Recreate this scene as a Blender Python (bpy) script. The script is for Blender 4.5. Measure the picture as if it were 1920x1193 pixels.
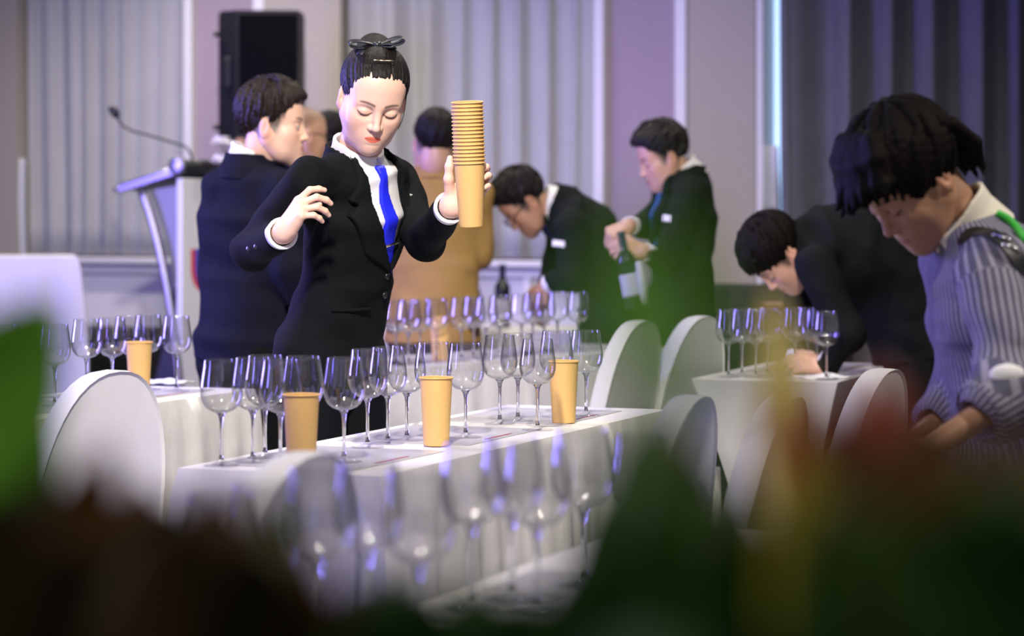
import bpy, math, random
import numpy as np
from mathutils import Vector, Matrix
random.seed(7); rng = np.random.default_rng(7)
scene = bpy.context.scene
C = scene.collection
for o in list(bpy.data.objects): bpy.data.objects.remove(o)

# ------------------------------------------------------------------ camera
CAMZ, HOR, F = 1.29, 391.0, 4800.0
cd = bpy.data.cameras.new('camera'); cam = bpy.data.objects.new('camera', cd); C.objects.link(cam)
cam.location = (0, 0, CAMZ); cam.rotation_euler = (math.pi/2, 0, 0)
cd.sensor_width = 36; cd.lens = 36*F/1920; cd.shift_y = -(596.5-HOR)/1920
cd.clip_start = .02
cd.dof.use_dof = True; cd.dof.focus_distance = 6.15; cd.dof.aperture_fstop = 2.9
scene.camera = cam

# ------------------------------------------------------------------ world, lights, exposure
wd = bpy.data.worlds.new('world'); scene.world = wd; wd.use_nodes = True
wd.node_tree.nodes['Background'].inputs[0].default_value = (.95, .93, 1.0, 1)
wd.node_tree.nodes['Background'].inputs[1].default_value = .13
scene.view_settings.view_transform = 'Standard'; scene.view_settings.look = 'None'
scene.view_settings.exposure = 0.32; scene.view_settings.gamma = 1.0
scene.view_settings.use_curve_mapping = False

def lamp(kind, name, loc, target, energy, color, **kw):
    l = bpy.data.lights.new(name, kind); o = bpy.data.objects.new(name, l); C.objects.link(o)
    o.location = loc; l.energy = energy; l.color = color
    if target is not None:
        o.rotation_euler = (Vector(target)-Vector(loc)).to_track_quat('-Z', 'Y').to_euler()
    for k, v in kw.items(): setattr(l, k, v)
    return o
# stage spotlight hung above and ahead of the camera, aimed at the stage side
lamp('SPOT', 'stage_spotlight', (-.35, 2.2, 4.1), (-.75, 8.3, 1.15), 1500, (1, .93, .84), spot_size=math.radians(50), spot_blend=.75, shadow_soft_size=.15)
# ceiling downlights over tables and wall, plus one added behind camera to light leaves
for i, (x, y, e) in enumerate(((-1.6, 7.3, 60), (.5, 7.6, 60), (-.3, 3.2, 80), (-.4, 10.4, 45), (1.3, 10.6, 20), (-2.0, 12.8, 62), (.3, 11.8, 24), (-1.2, 12.4, 42), (-.4, -1.2, 95), (2.7, 4.2, 130))):
    lamp('SPOT', 'downlight_or_fill', (x, y, 3.5), (x, y, 0), e*2.2, (1, .92, .82), spot_size=math.radians(130), spot_blend=.9, shadow_soft_size=.07)
# blue led wall of the stage, to the left of the seats
lamp('AREA', 'stage_led_wall', (-4.3, 8.6, 2.0), (0, 8.2, 1.3), 330, (.27, .22, 1.0), shape='RECTANGLE', size=1.3, size_y=2.4)
lamp('AREA', 'stage_led_strip', (-2.9, 4.6, 1.9), (0, 5.6, 1.0), 30, (.24, .2, 1.0), shape='RECTANGLE', size=.28, size_y=1.9)

# ------------------------------------------------------------------ helpers
def P(px, py, d): return np.array([(px-960)/F*d, d, CAMZ-(py-HOR)/F*d])
def tag(o, label=None, cat=None, group=None, kind=None):
    if label: o['label'] = label
    if cat: o['category'] = cat
    if group: o['group'] = group
    if kind: o['kind'] = kind
    return o
def empty(name, loc=(0, 0, 0), rz=0):
    o = bpy.data.objects.new(name, None); C.objects.link(o); o.location = loc; o.rotation_euler = (0, 0, rz); o.empty_display_size = .1; return o
def link(name, me, parent=None, mat=None, loc=None):
    o = bpy.data.objects.new(name, me); C.objects.link(o)
    if mat is not None:
        me.materials.clear(); me.materials.append(mat)
    if parent is not None: o.parent = parent
    if loc is not None: o.location = loc
    return o
def mesh_np(name, V, Q, smooth=True):
    """mesh from vertex array and quad (or tri) index array"""
    me = bpy.data.meshes.new(name)
    V = np.ascontiguousarray(V, np.float32); Q = np.ascontiguousarray(Q, np.int32); k = Q.shape[1]
    me.vertices.add(len(V)); me.vertices.foreach_set('co', V.ravel())
    me.loops.add(Q.size); me.loops.foreach_set('vertex_index', Q.ravel())
    me.polygons.add(len(Q)); me.polygons.foreach_set('loop_start', np.arange(0, Q.size, k, dtype=np.int32))
    me.polygons.foreach_set('use_smooth', np.full(len(Q), smooth))
    me.update(calc_edges=True); return me
def mesh_py(name, V, Fc, smooth=False):
    me = bpy.data.meshes.new(name); me.from_pydata([tuple(map(float, v)) for v in V], [], Fc)
    if smooth:
        for p in me.polygons: p.use_smooth = True
    me.update(); return me
class MB:
    """collects simple solids into one mesh"""
    def __init__(s): s.V = []; s.F = []
    def add(s, V, Fc):
        n = len(s.V); s.V += [tuple(v) for v in V]; s.F += [tuple(i+n for i in f) for f in Fc]; return s
    def box(s, c, size, R=None, bev=0.0):
        c = np.array(c, float); h = np.array(size, float)/2
        b = min(bev, min(h)*.9)
        if b <= 0:
            V = [np.array((sx*h[0], sy*h[1], sz*h[2])) for sx in (-1, 1) for sy in (-1, 1) for sz in (-1, 1)]
            Fc = [(0, 1, 3, 2), (4, 6, 7, 5), (0, 4, 5, 1), (2, 3, 7, 6), (0, 2, 6, 4), (1, 5, 7, 3)]
        else:
            V = []; idx = {}
            for sx in (-1, 1):
                for sy in (-1, 1):
                    for sz in (-1, 1):
                        for a in range(3):
                            v = np.array((sx*h[0], sy*h[1], sz*h[2]))
                            sg = (sx, sy, sz)
                            for q in range(3):
                                if q != a: v[q] -= sg[q]*b
                            idx[(sx, sy, sz, a)] = len(V); V.append(v)
            Fc = []
            def q4(l):
                p = [V[i] for i in l]; n = np.cross(p[1]-p[0], p[2]-p[0])
                Fc.append(tuple(l) if np.dot(n, sum(p)) > 0 else tuple(reversed(l)))
            for a in range(3):
                o1, o2 = [q for q in range(3) if q != a]
                for s1 in (-1, 1):
                    def K(s2, s3, ax=a):
                        k = [0, 0, 0]; k[a] = s1; k[o1] = s2; k[o2] = s3; return idx[(*k, ax)]
                    q4([K(-1, -1), K(1, -1), K(1, 1), K(-1, 1)])
                for s2 in (-1, 1):
                    for s3 in (-1, 1):
                        def K2(s1, ax):
                            k = [0, 0, 0]; k[a] = s1; k[o1] = s2; k[o2] = s3; return idx[(*k, ax)]
                        q4([K2(-1, o1), K2(1, o1), K2(1, o2), K2(-1, o2)])
            for sx in (-1, 1):
                for sy in (-1, 1):
                    for sz in (-1, 1): q4([idx[(sx, sy, sz, a)] for a in range(3)])
        if R is not None: V = [np.array(R) @ v for v in V]
        return s.add([v+c for v in V], Fc)
    def tube(s, pts, r, n=10, cap=True):
        pts = [np.array(p, float) for p in pts]; rs = r if hasattr(r, '__len__') else [r]*len(pts)
        V = []; m = len(pts); up = None
        for i, p in enumerate(pts):
            t = pts[min(i+1, m-1)]-pts[max(i-1, 0)]; t /= np.linalg.norm(t)+1e-9
            if up is None: up = np.cross(t, (0, 0, 1) if abs(t[2]) < .9 else (1, 0, 0))
            up = up-t*np.dot(up, t); up /= np.linalg.norm(up)+1e-9; w = np.cross(t, up)
            for k in range(n):
                a = 2*math.pi*k/n; V.append(p+rs[i]*(math.cos(a)*up+math.sin(a)*w))
        Fc = [(i*n+k, i*n+(k+1) % n, (i+1)*n+(k+1) % n, (i+1)*n+k) for i in range(m-1) for k in range(n)]
        if cap: Fc += [tuple(reversed(range(n))), tuple((m-1)*n+k for k in range(n))]
        return s.add(V, Fc)
    def lathe(s, prof, n=32, c=(0, 0, 0), close=False):
        V = []; Fc = []; rows = []
        for r, z in prof:
            if r < 1e-6: rows.append([len(V)]); V.append((c[0], c[1], c[2]+z))
            else:
                rows.append(list(range(len(V), len(V)+n)))
                V += [(c[0]+r*math.cos(2*math.pi*k/n), c[1]+r*math.sin(2*math.pi*k/n), c[2]+z) for k in range(n)]
        for a, b in zip(rows, rows[1:]):
            for k in range(n):
                k2 = (k+1) % n
                if len(a) == 1 and len(b) == 1: continue
                if len(a) == 1: Fc.append((a[0], b[k2], b[k]))
                elif len(b) == 1: Fc.append((a[k], a[k2], b[0]))
                else: Fc.append((a[k], a[k2], b[k2], b[k]))
        return s.add(V, Fc)
    def prism(s, poly, z0, z1):
        n = len(poly); V = [(x, y, z0) for x, y in poly]+[(x, y, z1) for x, y in poly]
        Fc = [tuple(reversed(range(n))), tuple(range(n, 2*n))]+[(k, (k+1) % n, n+(k+1) % n, n+k) for k in range(n)]
        return s.add(V, Fc)
    def xf(s, M):
        M = np.array(M); s.V = [tuple(M[:3, :3] @ np.array(v)+M[:3, 3]) for v in s.V]; return s
    def me(s, name, smooth=False): return mesh_py(name, s.V, s.F, smooth)
    def build(s, name, mat, parent=None, loc=None, smooth=False): return link(name, s.me(name, smooth), parent, mat, loc)
def autosmooth(me, ang=40):
    for p in me.polygons: p.use_smooth = True
    me.set_sharp_from_angle(angle=math.radians(ang)); return me
def copy_tree(o, parent=None):
    c = o.copy(); C.objects.link(c); c.parent = parent
    for ch in list(o.children): copy_tree(ch, c)
    return c
ORD = ['first', 'second', 'third', 'fourth', 'fifth', 'sixth', 'seventh', 'eighth', 'ninth', 'tenth', 'eleventh', 'twelfth', 'thirteenth', 'fourteenth', 'fifteenth', 'sixteenth', 'seventeenth', 'eighteenth', 'nineteenth', 'twentieth']

# ------------------------------------------------------------------ materials
def mat(name, col, rough=.6, metal=0, spec=.5, noise=None, bump=None, sheen=0, sss=0, attr=None, emit=None):
    m = bpy.data.materials.new(name); m.use_nodes = True; nt = m.node_tree; b = nt.nodes['Principled BSDF']
    b.inputs['Base Color'].default_value = (*col, 1); b.inputs['Roughness'].default_value = rough
    b.inputs['Metallic'].default_value = metal; b.inputs['Specular IOR Level'].default_value = spec
    if sheen: b.inputs['Sheen Weight'].default_value = sheen; b.inputs['Sheen Roughness'].default_value = .5
    if sss:
        b.inputs['Subsurface Weight'].default_value = sss; b.inputs['Subsurface Radius'].default_value = (.012, .005, .003); b.inputs['Subsurface Scale'].default_value = 1.0
    tc = nt.nodes.new('ShaderNodeTexCoord'); src = None
    if attr:
        a = nt.nodes.new('ShaderNodeAttribute'); a.attribute_name = attr; src = a.outputs['Color']
    if noise:   # (scale, col2, contrast)
        n = nt.nodes.new('ShaderNodeTexNoise'); n.inputs['Scale'].default_value = noise[0]; n.inputs['Detail'].default_value = 5
        nt.links.new(tc.outputs['Object'], n.inputs['Vector'])
        r = nt.nodes.new('ShaderNodeMapRange'); r.inputs[1].default_value = .5-noise[2]; r.inputs[2].default_value = .5+noise[2]
        nt.links.new(n.outputs['Fac'], r.inputs[0])
        mx = nt.nodes.new('ShaderNodeMix'); mx.data_type = 'RGBA'
        mx.inputs[6].default_value = (*col, 1); mx.inputs[7].default_value = (*noise[1], 1)
        nt.links.new(r.outputs[0], mx.inputs[0])
        if src is not None: nt.links.new(src, mx.inputs[6])
        src = mx.outputs[2]
    if src is not None: nt.links.new(src, b.inputs['Base Color'])
    if bump:    # list of (scale vec3, strength, distance)
        prev = None
        for sc, st, ds in bump:
            mp = nt.nodes.new('ShaderNodeMapping'); mp.inputs['Scale'].default_value = sc
            nt.links.new(tc.outputs['Object'], mp.inputs[0])
            n = nt.nodes.new('ShaderNodeTexNoise'); n.inputs['Scale'].default_value = 1; n.inputs['Detail'].default_value = 3
            nt.links.new(mp.outputs[0], n.inputs['Vector'])
            bp = nt.nodes.new('ShaderNodeBump'); bp.inputs['Strength'].default_value = st; bp.inputs['Distance'].default_value = ds
            nt.links.new(n.outputs['Fac'], bp.inputs['Height'])
            if prev is not None: nt.links.new(prev.outputs[0], bp.inputs['Normal'])
            prev = bp
        nt.links.new(prev.outputs[0], b.inputs['Normal'])
    if emit: b.inputs['Emission Color'].default_value = (*emit[0], 1); b.inputs['Emission Strength'].default_value = emit[1]
    return m
M = {}
M['suit_black'] = mat('black_suit_wool', (.0035, .0042, .005), .85, spec=.12, noise=(6, (.0055, .0065, .0075), .2), bump=[((9, 9, 9), .35, .02), ((500, 500, 500), .25, .001)])
M['suit_navy'] = mat('navy_suit_wool', (.0045, .005, .012), .85, spec=.12, noise=(6, (.0065, .007, .016), .2), bump=[((9, 9, 9), .35, .02), ((500, 500, 500), .25, .001)])
M['trouser'] = mat('black_trouser_wool', (.004, .0045, .006), .85, spec=.12, bump=[((8, 8, 8), .4, .02)])
M['tan'] = mat('tan_coat_wool', (.38, .235, .070), .85, spec=.12, noise=(8, (.33, .20, .058), .25), bump=[((7, 7, 7), .5, .025), ((400, 400, 400), .3, .001)])
M['shirt'] = mat('white_shirt_cotton', (.80, .79, .80), .7, spec=.3, bump=[((14, 14, 14), .3, .012)])
M['tie'] = mat('royal_blue_tie', (.012, .02, .80), .5, spec=.35, bump=[((600, 600, 120), .2, .001)])
M['teal_tie'] = mat('teal_blue_tie', (.01, .08, .25), .5)
def hair_mat(name, c1, c2, rough, spec=.22):
    m = mat(name, c1, rough, spec=spec); nt = m.node_tree; b = nt.nodes['Principled BSDF']
    at = nt.nodes.new('ShaderNodeAttribute'); at.attribute_name = 'grain'; prev = None
    for sc, st, ds in (((26, 26, 1.6), .8, .004), ((80, 80, 4), .7, .002)):
        mp = nt.nodes.new('ShaderNodeMapping'); mp.inputs['Scale'].default_value = sc; nt.links.new(at.outputs['Vector'], mp.inputs[0])
        n = nt.nodes.new('ShaderNodeTexNoise'); n.inputs['Scale'].default_value = 1; n.inputs['Detail'].default_value = 2; nt.links.new(mp.outputs[0], n.inputs['Vector'])
        bp = nt.nodes.new('ShaderNodeBump'); bp.inputs['Strength'].default_value = st; bp.inputs['Distance'].default_value = ds; nt.links.new(n.outputs['Fac'], bp.inputs['Height'])
        if prev is not None: nt.links.new(prev.outputs[0], bp.inputs['Normal'])
        prev = bp
        if sc[0] == 80:
            mx = nt.nodes.new('ShaderNodeMix'); mx.data_type = 'RGBA'; mx.inputs[6].default_value = (*c1, 1); mx.inputs[7].default_value = (*c2, 1); nt.links.new(n.outputs['Fac'], mx.inputs[0]); nt.links.new(mx.outputs[2], b.inputs['Base Color'])
    nt.links.new(prev.outputs[0], b.inputs['Normal']); return m
M['hair'] = hair_mat('black_hair', (.005, .004, .004), (.010, .007, .006), .46)
M['hair_brown'] = hair_mat('dark_brown_hair', (.006, .004, .0035), (.022, .013, .009), .46)
M['hair_matte'] = hair_mat('matte_black_hair', (.004, .0035, .0035), (.008, .006, .005), .6, .07)
M['skin'] = mat('skin', (.7, .45, .34), .42, spec=.4, sss=.25, attr='Col', bump=[((260, 260, 260), .06, .001)])
M['button'] = mat('black_button', (.012, .012, .014), .25, spec=.6)
M['chrome'] = mat('brushed_metal', (.75, .74, .76), .22, metal=1)
M['gold'] = mat('tie_bar_gold', (.85, .72, .50), .25, metal=1)
M['white_plastic'] = mat('white_plastic', (.82, .82, .84), .4)
M['black_plastic'] = mat('black_plastic', (.012, .012, .014), .45)
M['leather'] = mat('black_leather', (.012, .011, .012), .4, bump=[((300, 300, 300), .3, .001)])
M['cloth'] = mat('white_tablecloth', (.70, .68, .66), .8, spec=.2, bump=[((11, 11, 5), .35, .02), ((700, 700, 700), .15, .001)])
M['spandex'] = mat('white_spandex_cover', (.72, .71, .71), .62, spec=.3, bump=[((9, 9, 3), .25, .015)])
M['kraft'] = mat('kraft_paper', (.70, .44, .16), .65, spec=.3, noise=(160, (.64, .39, .14), .3), bump=[((900, 900, 900), .12, .0006)])
M['kraft_in'] = mat('kraft_paper_inside', (.60, .42, .22), .7)
M['paper'] = mat('grey_white_placemat', (.55, .545, .56), .32, spec=.5, noise=(14, (.48, .475, .50), .25))
M['paper_red'] = mat('placemat_red_print', (.35, .03, .06), .4)
M['napkin'] = mat('white_napkin', (.82, .82, .84), .85)
def glass_thin(name, tint=(1, 1, 1), base=.05, top=.75, edge=.58):
    m = bpy.data.materials.new(name); m.use_nodes = True; nt = m.node_tree
    for n in list(nt.nodes): nt.nodes.remove(n)
    out = nt.nodes.new('ShaderNodeOutputMaterial'); tr = nt.nodes.new('ShaderNodeBsdfTransparent'); gl = nt.nodes.new('ShaderNodeBsdfGlossy')
    gl.inputs['Roughness'].default_value = .03; tr.inputs[0].default_value = (*tint, 1)
    lw = nt.nodes.new('ShaderNodeLayerWeight'); lw.inputs[0].default_value = .5
    pw = nt.nodes.new('ShaderNodeMath'); pw.operation = 'POWER'; pw.inputs[1].default_value = 4.0
    mu = nt.nodes.new('ShaderNodeMath'); mu.operation = 'MULTIPLY_ADD'; mu.inputs[1].default_value = top; mu.inputs[2].default_value = base; mu.use_clamp = True
    p2 = nt.nodes.new('ShaderNodeMath'); p2.operation = 'POWER'; p2.inputs[1].default_value = 3.5; nt.links.new(lw.outputs['Facing'], p2.inputs[0])
    tm = nt.nodes.new('ShaderNodeMix'); tm.data_type = 'RGBA'; tm.inputs[6].default_value = (*tint, 1); tm.inputs[7].default_value = (edge, edge, edge+.03, 1); nt.links.new(p2.outputs[0], tm.inputs[0]); nt.links.new(tm.outputs[2], tr.inputs[0])
    mx = nt.nodes.new('ShaderNodeMixShader')
    nt.links.new(lw.outputs['Facing'], pw.inputs[0]); nt.links.new(pw.outputs[0], mu.inputs[0]); nt.links.new(mu.outputs[0], mx.inputs[0]); nt.links.new(tr.outputs[0], mx.inputs[1]); nt.links.new(gl.outputs[0], mx.inputs[2])
    nt.links.new(mx.outputs[0], out.inputs[0]); return m
M['glass_bowl'] = glass_thin('clear_wine_glass', (.985, .985, .99), .10, .9)
def glass_solid(name, col=(1, 1, 1), rough=0.0, ior=1.5):
    m = bpy.data.materials.new(name); m.use_nodes = True; b = m.node_tree.nodes['Principled BSDF']
    b.inputs['Base Color'].default_value = (*col, 1); b.inputs['Roughness'].default_value = rough; b.inputs['IOR'].default_value = ior
    b.inputs['Transmission Weight'].default_value = 1; return m
M['glass_foot'] = glass_thin('clear_glass_foot', (.97, .97, .98), .06, .35, .95)
M['glass_solid'] = glass_solid('clear_glass_stem', (.97, .98, 1))
M['bottle'] = mat('dark_wine_bottle', (.006, .008, .012), .08, spec=.7)
M['foil'] = mat('dark_blue_foil', (.02, .03, .09), .35, metal=.3)
M['label'] = mat('bottle_paper_label', (.68, .67, .78), .6)
# room
def wall_mat(name, col, col2):
    return mat(name, col, .85, spec=.2, noise=(70, col2, .25), bump=[((220, 220, 220), .12, .002)])
M['beige'] = wall_mat('beige_wallcovering', (.37, .335, .30), (.34, .31, .28))
M['mauve'] = wall_mat('mauve_fabric_panel', (.33, .265, .32), (.305, .245, .30))
M['trim'] = mat('white_painted_trim', (.66, .65, .68), .5)
M['dark_gap'] = mat('dark_brown_reveal', (.03, .022, .018), .8)
M['wainscot'] = mat('white_painted_wainscot', (.70, .69, .71), .55)
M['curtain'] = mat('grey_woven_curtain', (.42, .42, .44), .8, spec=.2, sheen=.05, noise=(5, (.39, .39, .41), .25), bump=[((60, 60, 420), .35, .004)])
M['curtain_shade'] = mat('shaded_woven_curtain', (.135, .135, .155), .8, spec=.2, sheen=.08, noise=(5, (.115, .115, .13), .25), bump=[((60, 60, 420), .35, .004)])  # grey curtain darkened: shade on the right bay is put into its colour
M['sheer'] = mat('silver_sheer_curtain', (.55, .56, .60), .3, spec=.6)
M['carpet'] = mat('dark_patterned_carpet', (.035, .03, .035), .95, noise=(9, (.06, .045, .04), .15), bump=[((300, 300, 300), .5, .004)])
M['stage'] = mat('black_stage_carpet', (.012, .012, .016), .95, bump=[((300, 300, 300), .5, .004)])
M['daylight'] = mat('daylit_window_pane', (.6, .75, .95), .3, emit=((.42, .62, 1.0), 1.1))
# ------------------------------------------------------------------ the room
U = np.array([.37, .929]); VV = np.array([.929, -.37])
D0 = 13.3
WANG = math.atan2(-.37, .929)
def wpt(px):
    k = (px-960)/F; d = D0/(1+(.37/.929)*k); return np.array([k*d, d])
def wcoord(px): return float(np.dot(wpt(px)-np.array([0, D0]), VV))      # position along the wall
ZTOP = 3.4
def struct(o): return tag(o, kind='structure')
Rw = np.array([[.929, .37, 0], [-.37, .929, 0], [0, 0, 1]])     # wall frame: x along the wall, y behind it
def wbox(name, m, s0, s1, z0, z1, y0, y1, parent=None, bev=0):
    b = MB().box(((s0+s1)/2, (y0+y1)/2, (z0+z1)/2), (s1-s0, y1-y0, z1-z0), bev=bev)
    b.xf(np.block([[Rw, np.array([[0], [D0], [0]])], [np.zeros((1, 3)), np.ones((1, 1))]]))
    o = b.build(name, m, parent)
    if parent is None: struct(o)
    return o
fl = MB().box((0, 6.5, -.05), (14, 17, .1)).build('floor', M['carpet']); struct(fl)
s = wcoord
wall = wbox('wall_back', M['beige'], s(-700), s(2600), 0, ZTOP, .30, .42)
# pilasters, fabric panels and trims that divide the curtained bays
wbox('wall_left', M['beige'], s(-300), s(50), 0, ZTOP, -.10, .30)
wbox('wall_middle', M['beige'], s(513), s(657), 0, ZTOP, -.12, .30)
wbox('wall_right', M['beige'], s(1304), s(1428), 0, ZTOP, -.12, .30)
for i, (a, b) in enumerate(((372, 496), (1140, 1282))):
    wbox('trim_%d' % (5+i), M['mauve'], s(a), s(b), 0, ZTOP, -.05, .30)
for i, (a, b) in enumerate(((361, 377), (491, 512), (1126, 1145), (1277, 1299), (1428, 1442))):
    wbox('trim_%d' % (7+i), M['trim'], s(a), s(b), 0, ZTOP, -.11, .28, bev=.006)
for i, (a, b) in enumerate(((510, 514), (1299, 1304.5))):
    wbox('trim_%d' % (12+i), M['dark_gap'], s(a), s(b), 0, ZTOP, -.06, .28)
# wainscot with cap rail under the curtains
for i, (a, b, mul) in enumerate(((50, 361, ()), (657, 1126, (750, 870, 990, 1105)))):
    w = wbox('trim_%d' % (1+i), M['wainscot'], s(a), s(b), .12, .985, .02, .10)
    wbox('cap_rail', M['trim'], s(a), s(b), .985, 1.02, -.06, .12, w, .006)
    wbox('rail_moulding', M['trim'], s(a), s(b), .93, .965, -.02, .04, w, .006)
    wbox('skirting', M['trim'], s(a), s(b), 0, .12, -.01, .10, w, .006)
    for px in mul: wbox('stile', M['trim'], s(px-7), s(px+7), .12, .93, -.02, .04, w, .004)
# window with daylight showing past the curtain edge
wn = wbox('window_1', M['trim'], s(1442), s(1500), .4, ZTOP, .17, .20)
wbox('pane', M['daylight'], s(1442), s(1475), 1.0, ZTOP, .10, .12, wn)
def curtain(name, px0, px1, z0, z1, m, amp, per, seed, y=.0, drift=0.0):
    r = np.random.default_rng(seed); s0, s1 = s(px0), s(px1); n = int((s1-s0)/.007); rows = 16
    S = np.linspace(s0, s1, n); ph = np.cumsum(np.full(n, .007)*2*np.pi/(per*np.interp(S, np.linspace(s0, s1, 14), r.uniform(.7, 1.5, 14))))
    am = np.interp(S, np.linspace(s0, s1, 20), r.uniform(.45, 1.2, 20))*amp
    V = []
    for j in range(rows):
        t = j/(rows-1); z = z1+(z0-z1)*t
        w = ph+.5*np.sin(S*7+t*2.2+seed)*t
        yy = y-am*(.75+.35*t)*(np.sin(w)+.28*np.sin(2.1*w+1))+.012*np.sin(S*3+t*3)
        xx = S+.35*am*np.cos(w)+drift*(1-t)*0
        V.append(np.stack([xx, yy, np.full(n, z)], 1))
    V = np.concatenate(V) @ Rw.T+np.array([0, D0, 0])
    i = np.arange(n-1); Q = np.concatenate([np.stack([i+j*n, i+1+j*n, i+1+(j+1)*n, i+(j+1)*n], 1) for j in range(rows-1)])
    o = link(name, mesh_np(name, V, Q), None, m)
    sm = o.modifiers.new('thickness', 'SOLIDIFY'); sm.thickness = .004
    return o
tag(curtain('curtain', 52, 362, 1.03, ZTOP, M['curtain'], .028, .12, 3, .02), 'pale grey curtain behind the lectern microphone', 'curtain')
tag(curtain('curtain', 656, 1128, 1.03, ZTOP, M['curtain'], .045, .17, 8, .0), 'grey curtain with violet lit folds behind the stacked cups', 'curtain')
tag(curtain('curtain', 1456, 2250, .02, ZTOP, M['curtain_shade'], .085, .24, 5, .0), 'curtain with shade put into its dark colour behind the person in striped shirt', 'curtain')
tag(curtain('sheer_curtain', 47, 60, 1.0, 1.57, M['sheer'], .02, .035, 6, -.06), 'narrow silvery ruffled curtain edge beside the pale grey curtain', 'curtain')
tag(curtain('sheer_curtain', 1440, 1470, 1.28, 1.60, M['sheer'], .025, .045, 9, -.08), 'small silvery ruffled curtain edge below the bright window strip', 'curtain')
# ------------------------------------------------------------------ stage
stg = MB().box((0, 0, .15), (2.7, 3.2, .30), bev=.01)
so = stg.build('stage_platform', M['stage'], None, (-2.75, 12.35, 0)); so.rotation_euler = (0, 0, WANG)
tag(so, 'low black carpeted stage platform under the lectern', 'stage')
# ------------------------------------------------------------------ tables
TABLES = {}
def table_geo(name, near_right, udir, length, width, ztop, label_t, label_c, spandex=False, seed=1, z0=0.0):
    u = np.array(udir)/np.linalg.norm(udir); v = np.array([u[1], -u[0]])
    c = np.array(near_right)+u*length/2-v*width/2
    ang = math.atan2(v[1], v[0])        # local x = v (towards the seats), local y = u
    TABLES[name] = (c, u, v, length, width, ztop)
    t = empty('banquet_table', (c[0], c[1], 0), ang); tag(t, label_t, 'table')
    MB().box((0, 0, ztop-.022), (width-(.09 if spandex else .004), length-(.09 if spandex else .004), .034), bev=.004).build('tabletop', M['stage'], t)
    if spandex: MB().lathe([(0, 0), (.05, 0), (.05, .015), (.025, .03), (.025, ztop-.05), (.06, ztop-.04), (0, ztop-.04)], 20).build('pedestal', M['chrome'], t, smooth=True)
    for sx in (() if spandex else (-1, 1)):
        for sy in (-1, 1):
            MB().tube([(sx*(width/2-.06), sy*(length/2-.12), z0), (sx*(width/2-.06), sy*(length/2-.12), ztop-.035)], .014, 8).build('leg', M['chrome'], t)
    # cloth
    hw, hl = width/2+.004, length/2+.004; rr = np.random.default_rng(seed)
    per = []; step = .02; cr = .012
    def side(p, q):
        n = max(4, int(np.linalg.norm(np.array(q)-p)/step)); return [np.array(p)+(np.array(q)-p)*k/n for k in range(n)]
    cs = [np.array(x, float) for x in ((-hw, -hl), (hw, -hl), (hw, hl), (-hw, hl))]
    nor = [(0, -1), (1, 0), (0, 1), (-1, 0)]
    pts = []; nn = []; ww = []
    for k in range(4):
        sd = side(cs[k], cs[(k+1) % 4])
        for i, p in enumerate(sd):
            pts.append(p); w = i/len(sd); ww.append(2*w-1)
            n0 = np.array(nor[k], float)
            if i == 0: n0 = n0+np.array(nor[k-1]); n0 /= np.linalg.norm(n0)
            nn.append(n0)
    pts = np.array(pts); nn = np.array(nn); ww = np.array(ww); n = len(pts)
    arc = np.arange(n)*step
    fold = .6*np.sin(arc*2*np.pi/.31+rr.uniform(0, 6))+.5*np.sin(arc*2*np.pi/.19+rr.uniform(0, 6))+.35*np.sin(arc*2*np.pi/.11+1)
    cw = np.clip((np.abs(ww)-.82)/.18, 0, 1)**2
    V = []; rows = []
    # top surface with soft ripples near the middle
    tops = [(1.0, -.0), ]
    gx, gy = 9, 29
    for j in range(rows_n := 12):
        t = j/(rows_n-1)
        if spandex:
            zb = .06+.40*(1-np.abs(ww)**2.2); z = ztop+.003-(ztop-zb)*t
            inset = -.06*(1-ww**2)*t**1.6
            off = (pts+nn*inset[:, None])*(1-np.array([.70, .36])*t**.9)
        else:
            z = np.full(n, ztop+.003-(ztop-z0-.04)*t**1.15)
            amp = (.003+.026*min(1, t*1.6))*(1 if t > 0 else 0)
            off = pts+nn*(amp*(fold*.55+.9)+cw*.035*t+.006*(t > 0))[:, None]
        V.append(np.column_stack([off, z]))
    V = np.concatenate(V); i = np.arange(n); i2 = (i+1) % n
    Q = np.concatenate([np.stack([i+j*n, i+(j+1)*n, i2+(j+1)*n, i2+j*n], 1) for j in range(11)])
    me = mesh_py('tablecloth', V, [tuple(q) for q in Q]+[tuple(range(n))], True)
    me.set_sharp_from_angle(angle=math.radians(70))
    co = link('tablecloth', me, None, M['spandex'] if spandex else M['cloth'], (c[0], c[1], 0)); co.rotation_euler = (0, 0, ang)
    tag(co, label_c, 'tablecloth')
    return t
A = np.array([-.685, 5.30])
table_geo('R1', A+VV*.45, U, 1.83, .45, .75, 'narrow banquet table in front of the person holding cups', 'white tablecloth on the table in front of the person holding cups', seed=1)
table_geo('R2', np.array([-.77, 7.61])-U*1.83, U, 1.83, .45, .75, 'narrow banquet table beside the lectern side chair', 'white tablecloth on the table below the lectern', seed=2)
U3 = np.array([.62, .785]); V3 = np.array([.785, -.62])
table_geo('R3', np.array([.59, 9.93])-U3*1.83+V3*.05, U3, 1.83, .45, .75, 'narrow banquet table in front of the person in tan coat', 'white tablecloth on the table in front of the person in tan coat', seed=3)
table_geo('R4', np.array([1.03, 8.12]), U, 1.0, .48, .735, 'banquet table the person in black is bent low over', 'stretched white spandex cover on the table under the low bent person', True, seed=4)
table_geo('R0', np.array([-.09, 3.58])-U*.98+VV*.5, U, 1.83, .5, .75, 'nearest banquet table behind the dark leaves', 'white tablecloth on the nearest table behind the dark leaves', seed=5)
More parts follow.
